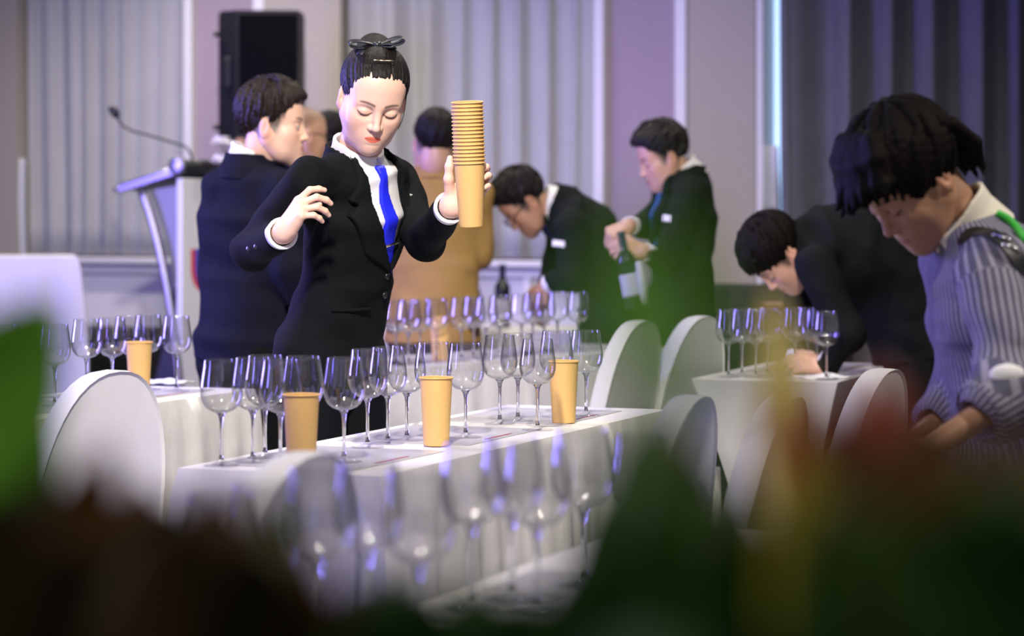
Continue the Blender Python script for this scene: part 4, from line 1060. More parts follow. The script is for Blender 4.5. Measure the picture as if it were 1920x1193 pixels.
    # cuffs
    if sp.get('cuffs', True):
        for sd in 'RL':
            if sp.get('nocuff') and sd in sp['nocuff']: continue
            e0, w0 = el[sd], wr[sd]; fd = nrm(w0-e0); a0 = ends[sd]-fd*.03; b0 = w0-fd*.004; Sx = SDF(w0-.13, w0+.13, min(h*.6, .0035)); cr = sp.get('cuff_r', 1.0)
            Sx.cone(a0, b0, .0335*w, .0365*w*cr, 0); Sx.cone(a0-fd*.02, b0+fd*.06, .0275*w, .031*w*cr, .002, 's')
            Xc, Yc, Zc = Sx.grid(); Sx.F = np.maximum(Sx.F, (Xc-f32(b0[0]))*f32(fd[0])+(Yc-f32(b0[1]))*f32(fd[1])+(Zc-f32(b0[2]))*f32(fd[2]))
            V, Q = Sx.mesh()
            if len(V): V = relax_mesh(V, Q, 5, .55, .8); link('shirt_cuff', mesh_np('shirt_cuff', V-org.astype(f32), Q), root, sp.get('cuff_m', M['shirt']))
    # ---------------- body: head with neck, hands, covered limbs in one mesh
    Vs, Qs, Cs = [], [], []; nv = 0
    def addp(V, Q, col):
        nonlocal nv
        Vs.append(V); Qs.append(Q+nv); Cs.append(col if col.ndim == 2 else np.tile(col, (len(V), 1))); nv += len(V)
    hc, hyaw, hp, hr, hs = sp['head']; R = head_R(hyaw, hp, hr); skin = np.array(sp.get('skin', SKIN_M), f32)
    V, Q = build_head(sp.get('hh', .0035), fem, jaw=sp.get('jaw', 1), nose=sp.get('nose', 1)); col = paint_head(V, skin, fem, sp.get('lips'), sp.get('eyes', 'down'), sp.get('brow', .85), sp.get('stubble', 0), sp.get('buzz'), sp.get('hair'))
    Vw = (V*hs) @ R.T.astype(f32)+np.array(hc, f32); addp(Vw, Q, col)
    nb0 = np.array(hc)+R @ np.array([0, -.020, -.036])*hs; nb1 = np.array(hc)+R @ np.array([0, -.012, -.085])*hs
    S = SDF(np.minimum(nb0, neck)-.12, np.maximum(nb0, neck)+.12, max(h, .004)); nr = .050 if fem else .057
    S.chain([nb0, nb1*.5+nb0*.5, neck-axt*.03], [nr, nr*.98, nr*1.05], .03); S.chain([nb1, neck-axt*.05], [nr*.80, nr], .03); V, Q = S.mesh(); addp(V, Q, skin*.96)
    hs_ = sp.get('hand', {})
    for sd in 'RL':
        if sd not in hs_: continue
        a = hs_[sd]; wv = wr[sd]; S = SDF(wv-.21, wv+.21, sp.get('hdh', .004)); fd = nrm(wr[sd]-el[sd])
        hand_field(S, wv, a['dir'], a['dorsal'], sd, a['curl'], a['thumb'], a.get('size', 1.0)*sp.get('hsize', 1.0), a.get('spread'), wv-fd*.11); V, Q = S.mesh(); addp(V, Q, skin)
    S = SDF(np.minimum(pts.min(0)-.15, [9, 9, .02]), pts.max(0)+.15, .014)
    S.chain([hip, mid, neck-axt*.06], [.09, .075, .06], .05)
    for sd, sg in (('R', -1), ('L', 1)):
        S.chain([neck-axt*.08, sh[sd], el[sd], wr[sd]], [.03, .026, .026, .020], .02)
    feet = sp.get('feet', {'R': hip-lat*.10+f*.0, 'L': hip+lat*.10})
    kn, an = {}, {}
    for sd, sg in (('R', -1), ('L', 1)):
        fo = np.array(feet[sd], float); an[sd] = np.array([fo[0], fo[1], .09]); hj = hip+lat*sg*.085; kn[sd] = (hj+an[sd])/2+f*.03; S.chain([hj, kn[sd], an[sd]], [.06, .045, .032], .02)
    V, Q = S.mesh(); addp(V, Q, skin)
    me = mesh_np('body', np.concatenate(Vs)-org.astype(f32), np.concatenate(Qs)); set_col(me, np.concatenate(Cs)); link('body', me, root, M['skin'])
    # ---------------- trousers and shoes
    tp = np.array([hip, *kn.values(), *an.values()]); S = SDF(tp.min(0)-.2, tp.max(0)+.16, .009)
    S.op(hip-.22, hip+.2, torso_fn([(hip+np.array([0, 0, -.10]), .165*w, .115*w, lat), (hip+axis*.06, .15*w, .108*w, lat)]), .02)
    for sd, sg in (('R', -1), ('L', 1)): S.chain([hip+lat*sg*.08-np.array([0, 0, .05]), kn[sd], an[sd]], [.098*w, .072*w, .056*w], .03)
    V, Q = S.mesh(); link('trousers', mesh_np('trousers', V-org.astype(f32), Q), root, sp.get('trouser', M['trouser']))
    for sd in 'RL':
        a = an[sd]; S = SDF(a-.25, a+.25, .009); S.cone(a+np.array([0, 0, -.04])-f*.03, a+np.array([0, 0, -.055])+f*.14, .042, .034, 0); S.cone(a+np.array([0, 0, .01]), a-np.array([0, 0, .05]), .045, .04, .03)
        X_, Y_, Z_ = S.grid(); S.F = np.maximum(S.F, -Z_+f32(.002)+0*S.F); V, Q = S.mesh(); link('shoe', mesh_np('shoe', V-org.astype(f32), Q), root, M['leather'])
    # ---------------- hair (kept in head space so the strand grain follows the head)
    if sp.get('hair'):
        V, Q, G = build_hair(sp.get('hairh', .004), sp['hair'], sp.get('seed', 1)); ho = link('hair', mesh_np('hair', V, Q), root, sp.get('hair_m', M['hair'])); set_col(ho.data, G, 'grain')
        ho.matrix_local = Matrix.Translation(Vector(np.array(hc)-org)) @ Matrix(np.block([[R*hs, np.zeros((3, 1))], [np.zeros((1, 3)), np.ones((1, 1))]]).tolist())
    ctx = dict(root=root, org=org, jacket=jo, neck=neck, cl=cl, cs=cs, cf=cf, R=R, hc=np.array(hc, float), hs=hs, T=T, J=J, CF=CF, cu=cu, cv=cv, cw=cw, sh=sh, el=el, wr=wr, out=out)
    return ctx
def patch(cx, name, m, poly, off=.004, th=.003, parent=None):
    """a small flat piece lying on the torso surface, outline given in chest coordinates"""
    S = np.maximum(np.maximum(np.abs(cx['CF']-off)-th, poly2d(cx['cu'], cx['cv'], poly)), -cx['cw']); return cx['out'](name, S, m, parent or cx['root'])
def chest_pt(cx, u, v, off=.0):
    """point on the torso front at chest coordinates (u, v)"""
    T = cx['T']
    for wq in np.linspace(.30, -.02, 200):
        p = cx['neck']+cx['cl']*u+cx['cs']*v+cx['cf']*wq; i = np.round((p-T.lo)/T.h).astype(int)
        if (i >= 0).all() and (i < T.F.shape).all() and T.F[tuple(i)] < off: return p
    return cx['neck']+cx['cl']*u+cx['cs']*v+cx['cf']*.1
def tube_on(cx, name, pts, r, m, n=8): return link(name, MB().tube([np.array(p)-cx['org'] for p in pts], r, n).me(name, True), cx['root'], m)
def head_pt(cx, p): return cx['hc']+cx['R'] @ (np.array(p)*cx['hs'])
def eyeglasses(cx, parts=True):
    g = MB()
    for sx in (-1, 1):
        g.tube([head_pt(cx, (sx*.058, .080, .000)), head_pt(cx, (sx*.076, .04, .002)), head_pt(cx, (sx*.081, -.005, .002)), head_pt(cx, (sx*.080, -.018, -.012))], .0022, 6)
        g.tube([head_pt(cx, (sx*(.033+.024*math.cos(a)), .104-.010*math.cos(a), -.006+.017*math.sin(a))) for a in np.linspace(0, 2*math.pi, 19)], .0020, 6, False)
    g.tube([head_pt(cx, (-.009, .108, -.002)), head_pt(cx, (.009, .108, -.002))], .002, 6)
    g.V = [tuple(np.array(v)-cx['org']) for v in g.V]; return link('eyeglasses', g.me('eyeglasses', True), cx['root'], M['black_plastic'])
# ------------------------------------------------------------------ the people
relax = curl4((25, 30, 20), (30, 35, 20), (35, 38, 22), (38, 40, 25))
fist = curl4((65, 80, 40), (70, 85, 45), (72, 85, 45), (75, 85, 45))
TH = ((.75, .62, -.25), (.35, .9, -.3))
# 1 - the woman with the stack of cups
wom = dict(label='person in black suit and royal blue tie holding up a stack of paper cups', fem=True, yaw=55, cuff_r=1.18, h=.0042, hh=.0017, hdh=.0026, hairh=.0026, seed=3,
    hip=P(622, 640, 6.62), neck=P(668, 292, 6.50), mid=P(662, 458, 6.56), shw=.158, shR=P(578, 340, 6.37), shL=P(742, 338, 6.70),
    elR=P(470, 470, 6.50), wrR=P(531, 437, 6.27), elL=P(796, 452, 6.50), wrL=P(845, 388, 6.195), w=.95, arm_r=(.062, .048, .045, .041),
    head=(P(699, 180, 6.43), 13, 29, 7, 1.03), hair='pulled', skin=SKIN_F, lips=(.74, .17, .11), jacket=M['suit_black'], tie=M['tie'], vdepth=.290, vshift=.030, vr=.026, brow=.85,
    hand={'R': dict(dir=nrm((.52, -.33, .74)), dorsal=(-.76, -.50, .32), curl=curl4((22, 40, 20), (42, 42, 22), (55, 40, 20), (60, 36, 20)), spread={'index': 12, 'middle': 4, 'ring': -3, 'pinky': -10}, thumb=((.55, .65, -.55), (.1, .75, -.65)), size=.97),
          'L': dict(dir=nrm((.74, -.08, .66)), dorsal=(.12, .98, -.05), curl=curl4((14, 62, 45), (16, 64, 45), (18, 64, 45), (22, 62, 42)), thumb=((.62, .50, -.5), (.70, .70, -.15)), size=.97)})
W = person(wom)
# 2 - navy suited man in profile
m2 = dict(label='person in navy suit standing by the lectern, seen from behind, face in profile', yaw=140, h=.006, hh=.0024, hairh=.0032, seed=5, hip=P(462, 628, 8.12), neck=P(473, 306, 8.1), shR=P(535, 362, 8.0), shL=P(418, 362, 8.12),
    elR=P(545, 500, 7.98), wrR=P(560, 590, 8.0), elL=P(408, 490, 8.2), wrL=P(406, 606, 8.2), head=(P(512, 232, 8.08), 84, 4, 0, 1.03), hair='short', hair_m=M['hair_brown'], skin=(.74, .46, .34), jacket=M['suit_navy'], w=1.08, eyes='open', brow=.9, collar_h=.05, nocuff='R',
    hand={'L': dict(dir=(0, 0, -1), dorsal=(-1, 0, 0), curl=relax, thumb=TH), 'R': dict(dir=(0, 0, -1), dorsal=(1, 0, 0), curl=relax, thumb=TH)})
person(m2)
# 3 - balding man with glasses behind him
m3 = dict(label='person wearing glasses, mostly hidden between the navy suit and the cup holder', yaw=130, h=.009, hip=P(560, 590, 10.6), neck=P(560, 312, 10.6), elR=P(600, 450, 10.5), wrR=P(590, 540, 10.4), elL=P(520, 450, 10.7), wrL=P(520, 540, 10.7),
    head=(P(568, 252, 10.6), 118, 6, 0, 1.03), hair=None, buzz=.55, skin=(.55, .32, .20), jacket=M['suit_navy'], hand={'R': dict(dir=(0, 0, -1), dorsal=(1, 0, 0), curl=relax, thumb=TH)})
c3 = person(m3); eyeglasses(c3)
# 4 - dark haired person almost hidden behind the woman
m4 = dict(label='person wearing an earring, only the head showing behind the cup holder', yaw=150, h=.010, hip=P(625, 590, 11.4), neck=P(622, 322, 11.4), elR=P(660, 450, 11.3), wrR=P(655, 530, 11.3), elL=P(585, 450, 11.5), wrL=P(585, 530, 11.5),
    head=(P(620, 262, 11.4), 150, 6, 0, 1.0), hair='crop', hair_m=M['hair'], skin=(.55, .32, .22), jacket=M['suit_navy'])
c4 = person(m4)
er = MB().lathe([(0, -.005), (.005, 0), (0, .005)], 10).build('earring', M['chrome'], c4['root'], tuple(head_pt(c4, (-.086, 0, -.05))-c4['org']), True)
# 5 - man in the tan coat, from behind
m5 = dict(label='person in tan coat seen from behind beside the cup stack', yaw=172, h=.0075, hip=P(812, 590, 10.35), neck=P(820, 316, 10.4), shR=P(893, 366, 10.36), shL=P(747, 366, 10.44), elR=P(898, 475, 10.4), wrR=P(865, 455, 10.62), elL=P(735, 430, 10.45), wrL=P(735, 520, 10.4), shw=.185,
    head=(P(816, 267, 10.35), 187, 8, -2, 1.08), hair='crop', skin=(.60, .36, .26), jacket=M['tan'], jname='coat', w=1.12, hemcut=P(812, 642, 10.4)[2], hemdir=(0, 0, -1), collar_m=M['tan'], collar_h=.042, cuffs=False, seed=9, trouser=mat('brown_trousers', (.045, .025, .015), .8),
    hand={'R': dict(dir=(-.3, -.2, -.5), dorsal=(.8, 0, .2), curl=fist, thumb=TH)})
c5 = person(m5); eyeglasses(c5)
pts = []
for a in np.linspace(-2.6, 2.6, 18): pts.append(c5['neck']+c5['cl']*.071*math.sin(a)-c5['cf']*.071*math.cos(a)+np.array([0, 0, .022+.012*math.cos(a)]))
tube_on(c5, 'lanyard_strap', pts, .0055, M['black_plastic'])
# 6 - bent man with glasses
m6 = dict(label='person with glasses and black suit bent forward at the back table', yaw=-82, h=.0066, hh=.003, hip=P(1150, 600, 10.55), neck=P(1035, 385, 10.5), mid=P(1125, 470, 10.55), shR=P(1055, 430, 10.68), shL=P(1070, 430, 10.33), elR=P(1045, 500, 10.75), wrR=P(1020, 545, 10.75), elL=P(1075, 520, 10.3), wrL=P(1026, 532, 10.4),
    hemdir=(0.15, 0, -1), head=(P(982, 378, 10.48), -78, 50, 0, 1.05), hair='short', seed=11, skin=SKIN_T, jacket=M['suit_black'], tie=M['tie'], w=1.12, feet={'R': P(1165, 391, 10.65), 'L': P(1165, 391, 10.45)},
    hand={'L': dict(dir=(-.4, -.05, -.9), dorsal=(-.3, -.9, .1), curl=curl4((40, 50, 30), (45, 55, 30), (50, 55, 30), (55, 55, 30)), thumb=TH), 'R': dict(dir=(-.3, 0, -.9), dorsal=(-.8, .5, 0), curl=relax, thumb=TH)}, cuffgap=.10)
c6 = person(m6); eyeglasses(c6)
def name_tag(cx, c, e1, e2, w_, h_):
    n = np.cross(e1, e2); b = MB(); R_ = np.stack([e1, n, e2], 1); b.box(np.array(c)-cx['org'], (w_, .004, h_), R_, .0012); return link('name_tag', b.me('name_tag'), cx['root'], M['white_plastic'])
name_tag(c6, P(1048, 457, 10.27), nrm((.96, -.15, -.12)), nrm((.12, .1, .98)), .052, .024)
# 7 - standing man opening a bottle
m7 = dict(label='person in dark suit standing and opening a wine bottle', yaw=-75, h=.0066, hh=.003, hip=P(1275, 590, 10.3), neck=P(1283, 325, 10.35), shL=P(1290, 372, 10.15), shR=P(1262, 372, 10.5), elL=P(1250, 490, 10.05), wrL=P(1206, 474, 9.97), elR=P(1215, 425, 10.5), wrR=P(1180, 425, 10.18),
    head=(P(1242, 292, 10.32), -75, 24, 0, 1.04), hair='short', seed=13, skin=(.60, .35, .25), jacket=M['suit_black'], tie=M['teal_tie'], w=1.08, hsize=1.05, cuffgap=.18,
    hand={'L': dict(dir=(-.85, -.1, .15), dorsal=(.1, -.9, .35), curl=curl4((45, 60, 35), (50, 62, 35), (52, 62, 35), (55, 62, 35)), thumb=((.6, .7, -.2), (.1, .95, -.3))), 'R': dict(dir=(-.8, -.35, -.3), dorsal=(.0, -.5, .85), curl=fist, thumb=TH)})
c7 = person(m7); name_tag(c7, P(1250, 410, 10.02), nrm((.9, -.3, -.1)), nrm((.1, .1, .98)), .032, .026)
bt = make_bottle('wine_bottle', 'bordeaux'); ba = P(1168, 452, 9.95); bb = P(1192, 578, 9.95); bt.location = bb; bt.rotation_mode = 'QUATERNION'; bt.rotation_quaternion = Vector((0, 0, 1)).rotation_difference(Vector(ba-bb))
tag(bt, 'tilted dark wine bottle held by the standing person', 'wine bottle')
tw = link('service_towel', autosmooth(MB().tube([P(1198, 492, 9.9), P(1203, 520, 9.9), P(1207, 550, 9.92), P(1205, 575, 9.95)], [.012, .016, .014, .008], 8).me('service_towel'), 60), None, M['napkin']); tag(tw, 'white service towel hanging beside the held bottle', 'towel')
# 8 - bent man at the table on the right
m8 = dict(label='person in black suit bent low over the spandex covered table of glasses', yaw=-88, h=.0055, hh=.003, hip=P(1725, 612, 8.62), neck=P(1500, 468, 8.55), deep=1.35, mid=P(1640, 490, 8.60), shL=P(1530, 500, 8.36), shR=P(1510, 480, 8.80), elL=P(1588, 628, 8.30), wrL=P(1550, 686, 8.38), elR=P(1500, 610, 8.90), wrR=P(1490, 680, 8.8),
    hemdir=(.2, 0, -1), head=(P(1457, 475, 8.53), -72, 62, 0, 1.05), hair='mop', hair_m=M['hair_matte'], open=False, jcollar='force', seed=15, skin=(.58, .33, .25), jacket=M['suit_black'], w=1.10, feet={'R': P(1740, 391, 8.75), 'L': P(1745, 391, 8.5)}, cuffgap=.12, folds=1.2,
    hand={'L': dict(dir=(-.95, .0, .1), dorsal=(.0, -.75, .65), curl=curl4((20, 35, 20), (25, 35, 20), (28, 38, 20), (30, 40, 22)), thumb=TH), 'R': dict(dir=(-.7, -.5, -.2), dorsal=(0, 0, 1), curl=relax, thumb=TH)})
person(m8)
# 9 - person in the striped shirt
ms = bpy.data.materials.new('striped_cotton'); ms.use_nodes = True; nt = ms.node_tree; bs = nt.nodes['Principled BSDF']; bs.inputs['Roughness'].default_value = .8
at = nt.nodes.new('ShaderNodeAttribute'); at.attribute_name = 'stripe'
m1 = nt.nodes.new('ShaderNodeMath'); m1.operation = 'MULTIPLY'; m1.inputs[1].default_value = 2*math.pi/.0125; s1 = nt.nodes.new('ShaderNodeMath'); s1.operation = 'SINE'
rp = nt.nodes.new('ShaderNodeValToRGB'); rp.color_ramp.elements[0].position = .62; rp.color_ramp.elements[1].position = .86
rp.color_ramp.elements[0].color = (.075, .072, .115, 1); rp.color_ramp.elements[1].color = (.27, .255, .32, 1)
mr = nt.nodes.new('ShaderNodeMapRange'); mr.inputs[1].default_value = -1; mr.inputs[2].default_value = 1
nt.links.new(at.outputs['Fac'], m1.inputs[0]); nt.links.new(m1.outputs[0], s1.inputs[0]); nt.links.new(s1.outputs[0], mr.inputs[0]); nt.links.new(mr.outputs[0], rp.inputs[0]); nt.links.new(rp.outputs[0], bs.inputs['Base Color'])
tcn = nt.nodes.new('ShaderNodeTexCoord'); nz = nt.nodes.new('ShaderNodeTexNoise'); nz.inputs['Scale'].default_value = 14; bpn = nt.nodes.new('ShaderNodeBump'); bpn.inputs['Strength'].default_value = .5; bpn.inputs['Distance'].default_value = .02
nt.links.new(tcn.outputs['Object'], nz.inputs['Vector']); nt.links.new(nz.outputs['Fac'], bpn.inputs['Height']); nt.links.new(bpn.outputs[0], bs.inputs['Normal'])
M['cream'] = mat('cream_collar_cotton', (.72, .66, .55), .8)
M['denim'] = mat('dark_trousers', (.02, .02, .03), .8)
m9 = dict(label='person in grey striped shirt with cream collar looking down', fem=True, yaw=-62, h=.0045, hh=.0023, hairh=.0027, seed=21, hip=P(1905, 1010, 4.80), neck=P(1815, 425, 4.80), mid=P(1900, 690, 4.83), shL=P(1862, 515, 4.66), shR=P(1835, 490, 4.98), elL=P(1900, 740, 4.50), wrL=P(1640, 905, 4.35), elR=P(1800, 760, 4.95), wrR=P(1640, 880, 4.75), shw=.165,
    head=(P(1706, 329, 4.78), -66, 47, 0, 1.04), hair='bob', hair_m=M['hair_matte'], skin=(.46, .25, .15), lips=(.42, .16, .12), jacket=ms, jname='striped_shirt', stripe=True, open=False, jcollar=False, collar_m=M['cream'], collar_h=.055, cuffs=False, w=1.0, cuffgap=.86, arm_r=(.068, .062, .055, .064), folds=1.6, trouser=M['denim'], feet={'R': P(1880, 391, 4.9), 'L': P(1880, 391, 4.7)},
    hand={'L': dict(dir=(-.9, -.1, -.1), dorsal=(0, -.3, .9), curl=relax, thumb=TH), 'R': dict(dir=(-.9, .1, -.1), dorsal=(0, .3, .9), curl=relax, thumb=TH)})
c9 = person(m9)

# ------------------------------------------------------------------ details on the woman
patch(W, 'pocket_welt', M['suit_black'], [(-.135, -.365), (-.03, -.372), (-.03, -.384), (-.135, -.377)], .006, .004, W['jacket'])
for v in (-.300, -.352):
    p = chest_pt(W, .020, v, .004); b = MB().lathe([(0, -.003), (.009, -.003), (.0095, 0), (.008, .003), (.003, .0022), (0, .002)], 18)
    o = link('button', b.me('button', True), W['jacket'], M['button']); q = Vector((0, 0, 1)).rotation_difference(Vector(W['cf'])); o.rotation_mode = 'QUATERNION'; o.rotation_quaternion = q; o.location = Vector(p+W['cf']*.004-W['org'])
def surf_hit(cx, px, py, d0, d1):
    S = cx['J']
    for d in np.arange(d0, d1, .001):
        p = P(px, py, d); i = np.round((p-S.lo)/S.h).astype(int)
        if (i >= 0).all() and (i < S.F.shape).all() and S.F[tuple(i)] < 0: return p
    return P(px, py, d1)
for bx_, by_ in ((467, 466), (481, 462)):       # sleeve buttons
    p = surf_hit(W, bx_, by_, 6.1, 6.7); o = link('sleeve_button', MB().lathe([(0, -.002), (.0075, -.002), (.0075, .002), (0, .0028)], 16).me('sleeve_button', True), W['jacket'], M['button']); o.location = Vector(p-W['org']); o.rotation_euler = (math.radians(80), 0, math.radians(-25))
pa = chest_pt(W, -.016, -.215, -.002); pb = chest_pt(W, .042, -.212, -.002)
link('tie_bar', MB().tube([pa+W['cf']*.010-W['org'], pb+W['cf']*.010-W['org']], .0030, 8).me('tie_bar', True), W['root'], M['gold'])
pn = chest_pt(W, .120, -.115, .006); name_tag(W, pn+W['cf']*.008, nrm(W['cl']*.85+W['cs']*-.25), nrm(W['cs']+W['cl']*.25), .034, .022)
# hair bow, pin and loose strands
bow = MB()
M['bow'] = mat('black_chiffon_bow', (.02, .022, .028), .35, spec=.5)
def loop(c, dirv, up, ln, wd):
    d_ = nrm(dirv); u_ = nrm(up); s_ = np.cross(d_, u_); V = []; n = 14
    for k in range(n+1):
        a = 2*math.pi*k/n; cc = c+d_*ln*(.5-.5*math.cos(a))+u_*wd*.32*math.sin(a)*(.4+.6*(.5-.5*math.cos(a)))
        ww = wd*.5*(.35+.65*(.5-.5*math.cos(a)))
        V += [cc-s_*ww, cc+s_*ww]
    return V, [(2*k, 2*k+1, 2*k+3, 2*k+2) for k in range(n)]
bc = head_pt(W, (-.010, -.030, .122))
for dv, up, ln, wd in (((-1, -.15, .05), (0, -.3, 1), .072, .040), ((.95, .1, .22), (0, -.3, 1), .070, .040), ((-.8, -.5, -.45), (0, -.3, 1), .058, .024), ((.8, -.3, -.1), (0, .2, 1), .05, .022)):
    V, Fq = loop(bc-W['org'], dv, up, ln, wd); bow.add(V, Fq)
bow.tube([bc-W['org']+np.array([-.009, -.004, 0]), bc-W['org']+np.array([.009, -.004, .002])], .008, 10)
bo = link('hair_bow', bow.me('hair_bow', True), W['root'], M['bow']); sm = bo.modifiers.new('thickness', 'SOLIDIFY'); sm.thickness = .003
tube_on(W, 'hair_pin', [head_pt(W, (-.030, .050, .118)), head_pt(W, (.020, .050, .122))], .0013, M['gold'], 6)
for pts_ in ([(.072, .035, .04), (.075, .040, .0), (.075, .042, -.035), (.069, .045, -.06)],):
    tube_on(W, 'loose_strand', smooth_path([head_pt(W, q) for q in pts_], 5), .0009, M['hair'], 5)
# strap with buckle, green lanyard and rolled cuff of the striped person
nk = c9['neck']
strap = smooth_path([surf_hit(c9, x_, y_, 4.35, 5.0)+np.array([0, -.005, .003]) for x_, y_ in ((1798, 450), (1832, 437), (1868, 446), (1898, 474), (1922, 515), (1940, 565))], 6)
V = []; 
for i, p in enumerate(strap):
    t = nrm(strap[min(i+1, len(strap)-1)]-strap[max(i-1, 0)]); nn_ = nrm(np.cross(t, (0, -.5, .85))); nn_ = np.cross(nrm(np.cross(t, nrm((.2, -.8, .55)))), t)*0+nrm(np.cross(t, nrm((.2, -.85, .5)))); oo = np.cross(nn_, t)
    for a, b in ((-.014, -.002), (.014, -.002), (.014, .002), (-.014, .002)): V.append(p+nn_*a+oo*b-c9['org'])
Fq = [(i*4+k, i*4+(k+1) % 4, i*4+4+(k+1) % 4, i*4+4+k) for i in range(len(strap)-1) for k in range(4)]+[(0, 1, 2, 3)]
link('bag_strap', mesh_py('bag_strap', V, Fq), c9['root'], M['leather'])
for (x0, y0, x1, y1) in ((1858, 438, 1890, 448), (1876, 456, 1908, 467)):
    a, b = surf_hit(c9, x0, y0, 4.35, 5.0)+np.array([0, -.012, 0]), surf_hit(c9, x1, y1, 4.35, 5.0)+np.array([0, -.012, 0]); dn = np.array([.004, 0, -.013]); link('buckle', MB().tube([a-c9['org'], b-c9['org'], b+dn-c9['org'], a+dn-c9['org'], a-c9['org']], .0018, 8).me('buckle', True), c9['root'], M['chrome'])
M['green'] = mat('bright_green_ribbon', (.03, .42, .03), .6)
gp = smooth_path([surf_hit(c9, x_, y_, 4.35, 4.85)+np.array([0, -.004, .004]) for x_, y_ in ((1868, 404), (1888, 414), (1906, 432), (1922, 456))], 6)
tube_on(c9, 'green_lanyard', gp, .0075, M['green'], 8)
cuf = c9['el']['L']; fdv = nrm(c9['wr']['L']-cuf)
S = SDF(cuf-.16, cuf+.16, .004); up_ = nrm(c9['sh']['L']-cuf); S.cone(cuf+fdv*.015, cuf+fdv*.055, .072, .064, 0); S.cone(cuf+fdv*.04, cuf+fdv*.12, .050, .055, .006, 's'); Vc, Qc = S.mesh(); mec = mesh_np('rolled_cuff', Vc-c9['org'].astype(f32), Qc)
e1 = nrm(np.cross(fdv, (.3, .9, .1))); e2 = np.cross(fdv, e1); rel = Vc-cuf; set_float(mec, np.arctan2(rel @ e2, rel @ e1)*.062, 'stripe'); link('rolled_cuff', mec, c9['root'], ms)
S = SDF(cuf-.16, cuf+.16, .004); S.ell(cuf+np.array([-.022, -.060, .038]), (.032, .012, .020), 0); Vc, Qc = S.mesh(); link('cuff_lining', mesh_np('cuff_lining', Vc-c9['org'].astype(f32), Qc), c9['root'], M['shirt'])
# ------------------------------------------------------------------ foreground foliage (croton plants close to the lens)
def leaf_mat(name, c1, c2, c3, tr=.25):
    m = mat(name, c1, .5, spec=.3, noise=(28, c2, .12)); b = m.node_tree.nodes['Principled BSDF']; b.inputs['Transmission Weight'].default_value = 0
    return m
LM = {'green': leaf_mat('bright_green_leaf', (.085, .25, .012), (.07, .19, .01), None), 'dark': leaf_mat('dark_green_leaf', (.010, .050, .006), (.02, .065, .006), None),
      'brown': leaf_mat('brown_red_leaf', (.055, .026, .006), (.08, .032, .006), None), 'red': leaf_mat('dark_red_leaf', (.26, .028, .010), (.17, .026, .008), None), 'yellow': leaf_mat('yellow_green_leaf', (.50, .38, .02), (.26, .26, .02), None), 'umber': leaf_mat('umber_leaf', (.022, .016, .004), (.034, .018, .004), None),
      'olive': leaf_mat('olive_leaf', (.05, .055, .008), (.03, .04, .006), None)}
def leaf(parent, org, base, tip, width, m, bend=.12, roll=0.0):
    base, tip = np.array(base), np.array(tip); ax_ = tip-base; L = np.linalg.norm(ax_); ax_ = ax_/L
    vw = nrm(np.array([math.sin(roll), -math.cos(roll), .25])); sd = nrm(np.cross(ax_, vw)); up = np.cross(sd, ax_); n = 11; V = []
    for i in range(n):
        t = i/(n-1); c = base+ax_*L*t+up*bend*L*math.sin(t*math.pi)*.6; w = width*(math.sin(math.pi*min(1, t*.93+.05))**.8)*(1 if t < .5 else (1-.25*(t-.5)))
        for k, q in enumerate((-1, -.5, 0, .5, 1)): V.append(c+sd*w*.5*q+up*(w*.22*abs(q)-(.0012 if q == 0 else 0))-org)
    me = mesh_py('leaf', V, [(i*5+k, i*5+k+1, (i+1)*5+k+1, (i+1)*5+k) for i in range(n-1) for k in range(4)], True)
    o = link('leaf', me, parent, LM[m]); md = o.modifiers.new('thickness', 'SOLIDIFY'); md.thickness = .0006; return o
def plant(px, d, label, leaves):
    g = np.array([(px-960)/F*d, d, 0.0]); r = empty('potted_croton', g); tag(r, label, 'plant', 'potted crotons in the foreground')
    top = P(px, 1250, d)
    link('stem', MB().tube([(0, 0, .25), (.01, 0, .7), (0, 0, top[2])], [.012, .010, .007], 8).me('stem', True), r, M['stem_green'])
    link('pot', autosmooth(MB().lathe([(0, 0), (.11, 0), (.14, .26), (.15, .26), (.15, .30), (.13, .30), (.125, .27), (0, .27)], 28).me('pot')), r, M['black_plastic'])
    for (bx, by, tx, ty, wpx, dd, m) in leaves:
        b = P(bx, by, d+dd*.4); t = P(tx, ty, d+dd); leaf(r, g, b, t, wpx/F*(d+dd*.7), m, bend=rng.uniform(-.12, .12), roll=rng.uniform(-.3, .3))
    return r
plant(60, 1.15, 'croton with a bright green leaf at the lower edge nearest the big white chair', [
    (-160, 960, 105, 560, 300, 0, 'green'), (-150, 1080, 60, 700, 300, .1, 'green'), (70, 1250, 205, 835, 190, -.05, 'brown'), (-60, 1300, 70, 930, 260, -.1, 'umber'), (200, 1350, 330, 935, 240, -.1, 'umber'), (120, 1400, 170, 930, 300, 0, 'umber'), (60, 1350, -30, 930, 300, .05, 'umber'), (280, 1370, 260, 900, 220, .05, 'brown'), (150, 1400, 110, 1010, 380, -.1, 'umber'), (300, 1450, 350, 1030, 330, -.1, 'umber')])
plant(480, 1.05, 'croton with brown red leaves before the blurred chair', [
    (380, 1370, 400, 900, 250, 0, 'brown'), (480, 1400, 520, 930, 200, .05, 'olive'), (420, 1400, 340, 950, 260, -.05, 'umber'), (560, 1400, 590, 1045, 220, -.1, 'brown'), (480, 1450, 460, 1000, 300, -.15, 'umber'), (300, 1400, 300, 980, 260, 0, 'umber'), (560, 1450, 690, 1085, 200, 0, 'umber'), (500, 1450, 560, 1080, 330, -.1, 'umber')])
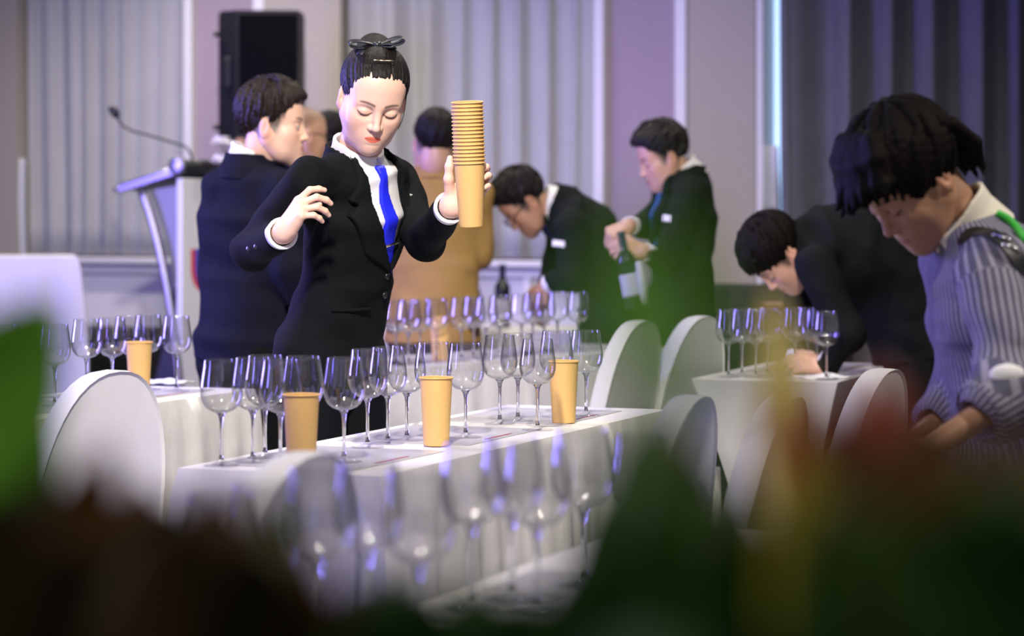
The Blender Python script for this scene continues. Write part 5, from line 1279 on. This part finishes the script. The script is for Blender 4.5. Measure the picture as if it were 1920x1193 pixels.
plant(960, 1.0, 'low dark green croton in front of the nearest glasses', [
    (860, 1450, 720, 1060, 210, 0, 'dark'), (960, 1450, 880, 1085, 200, .1, 'dark'), (1000, 1450, 990, 1090, 210, -.05, 'dark'), (880, 1430, 800, 1080, 260, -.1, 'dark'), (1080, 1450, 1080, 1040, 230, 0, 'dark'), (840, 1090, 905, 995, 34, .3, 'dark'), (960, 1480, 930, 1110, 380, -.1, 'dark'), (760, 1480, 700, 1110, 330, -.1, 'dark')])
plant(1300, .95, 'tall dark green croton below the small glass group', [
    (1250, 1300, 1185, 800, 220, .05, 'dark'), (1330, 1350, 1270, 850, 230, 0, 'dark'), (1180, 1350, 1110, 920, 200, -.05, 'dark'), (1380, 1370, 1390, 900, 230, 0, 'olive'), (1260, 1430, 1210, 930, 330, -.1, 'dark'), (1420, 1430, 1400, 960, 330, -.1, 'dark'), (1215, 860, 1350, 925, 75, .1, 'red'), (1290, 960, 1225, 800, 110, .2, 'brown'), (1150, 1450, 1110, 1000, 300, -.1, 'dark')])
plant(1600, .90, 'croton with red and yellow leaves in front of the low bent person', [
    (1505, 1150, 1448, 545, 120, .45, 'yellow'), (1540, 1200, 1490, 720, 120, 0, 'red'), (1640, 1200, 1560, 740, 170, .0, 'brown'), (1640, 1250, 1650, 690, 170, .15, 'red'), (1700, 1250, 1730, 720, 190, 0, 'brown'), (1540, 1350, 1490, 850, 220, -.05, 'yellow'), (1680, 1400, 1640, 830, 330, -.05, 'brown'), (1560, 1450, 1540, 930, 330, -.1, 'olive'), (1500, 1050, 1478, 720, 110, .05, 'red'), (1640, 1450, 1620, 950, 400, -.1, 'dark')])
plant(1850, .95, 'croton with brown and dark leaves below the striped shirt', [
    (1800, 1250, 1790, 790, 190, 0, 'brown'), (1900, 1300, 1860, 790, 220, .05, 'brown'), (1780, 1350, 1740, 830, 260, -.05, 'brown'), (1900, 1400, 1930, 820, 260, 0, 'brown'), (1850, 1450, 1840, 890, 380, -.1, 'dark'), (1960, 1350, 1990, 840, 260, 0, 'dark'), (1780, 1450, 1760, 950, 380, -.12, 'dark'), (1920, 1450, 1930, 950, 380, -.12, 'dark')])
plant(1215, .52, 'single slender green sprig closest to the lens', [(1255, 720, 1215, 370, 110, 0, 'green'), (1290, 900, 1275, 470, 120, .03, 'green'), (1180, 800, 1120, 430, 70, .05, 'green')])
print('triangles', sum(len(m.loops)-2*len(m.polygons) for m in bpy.data.meshes))
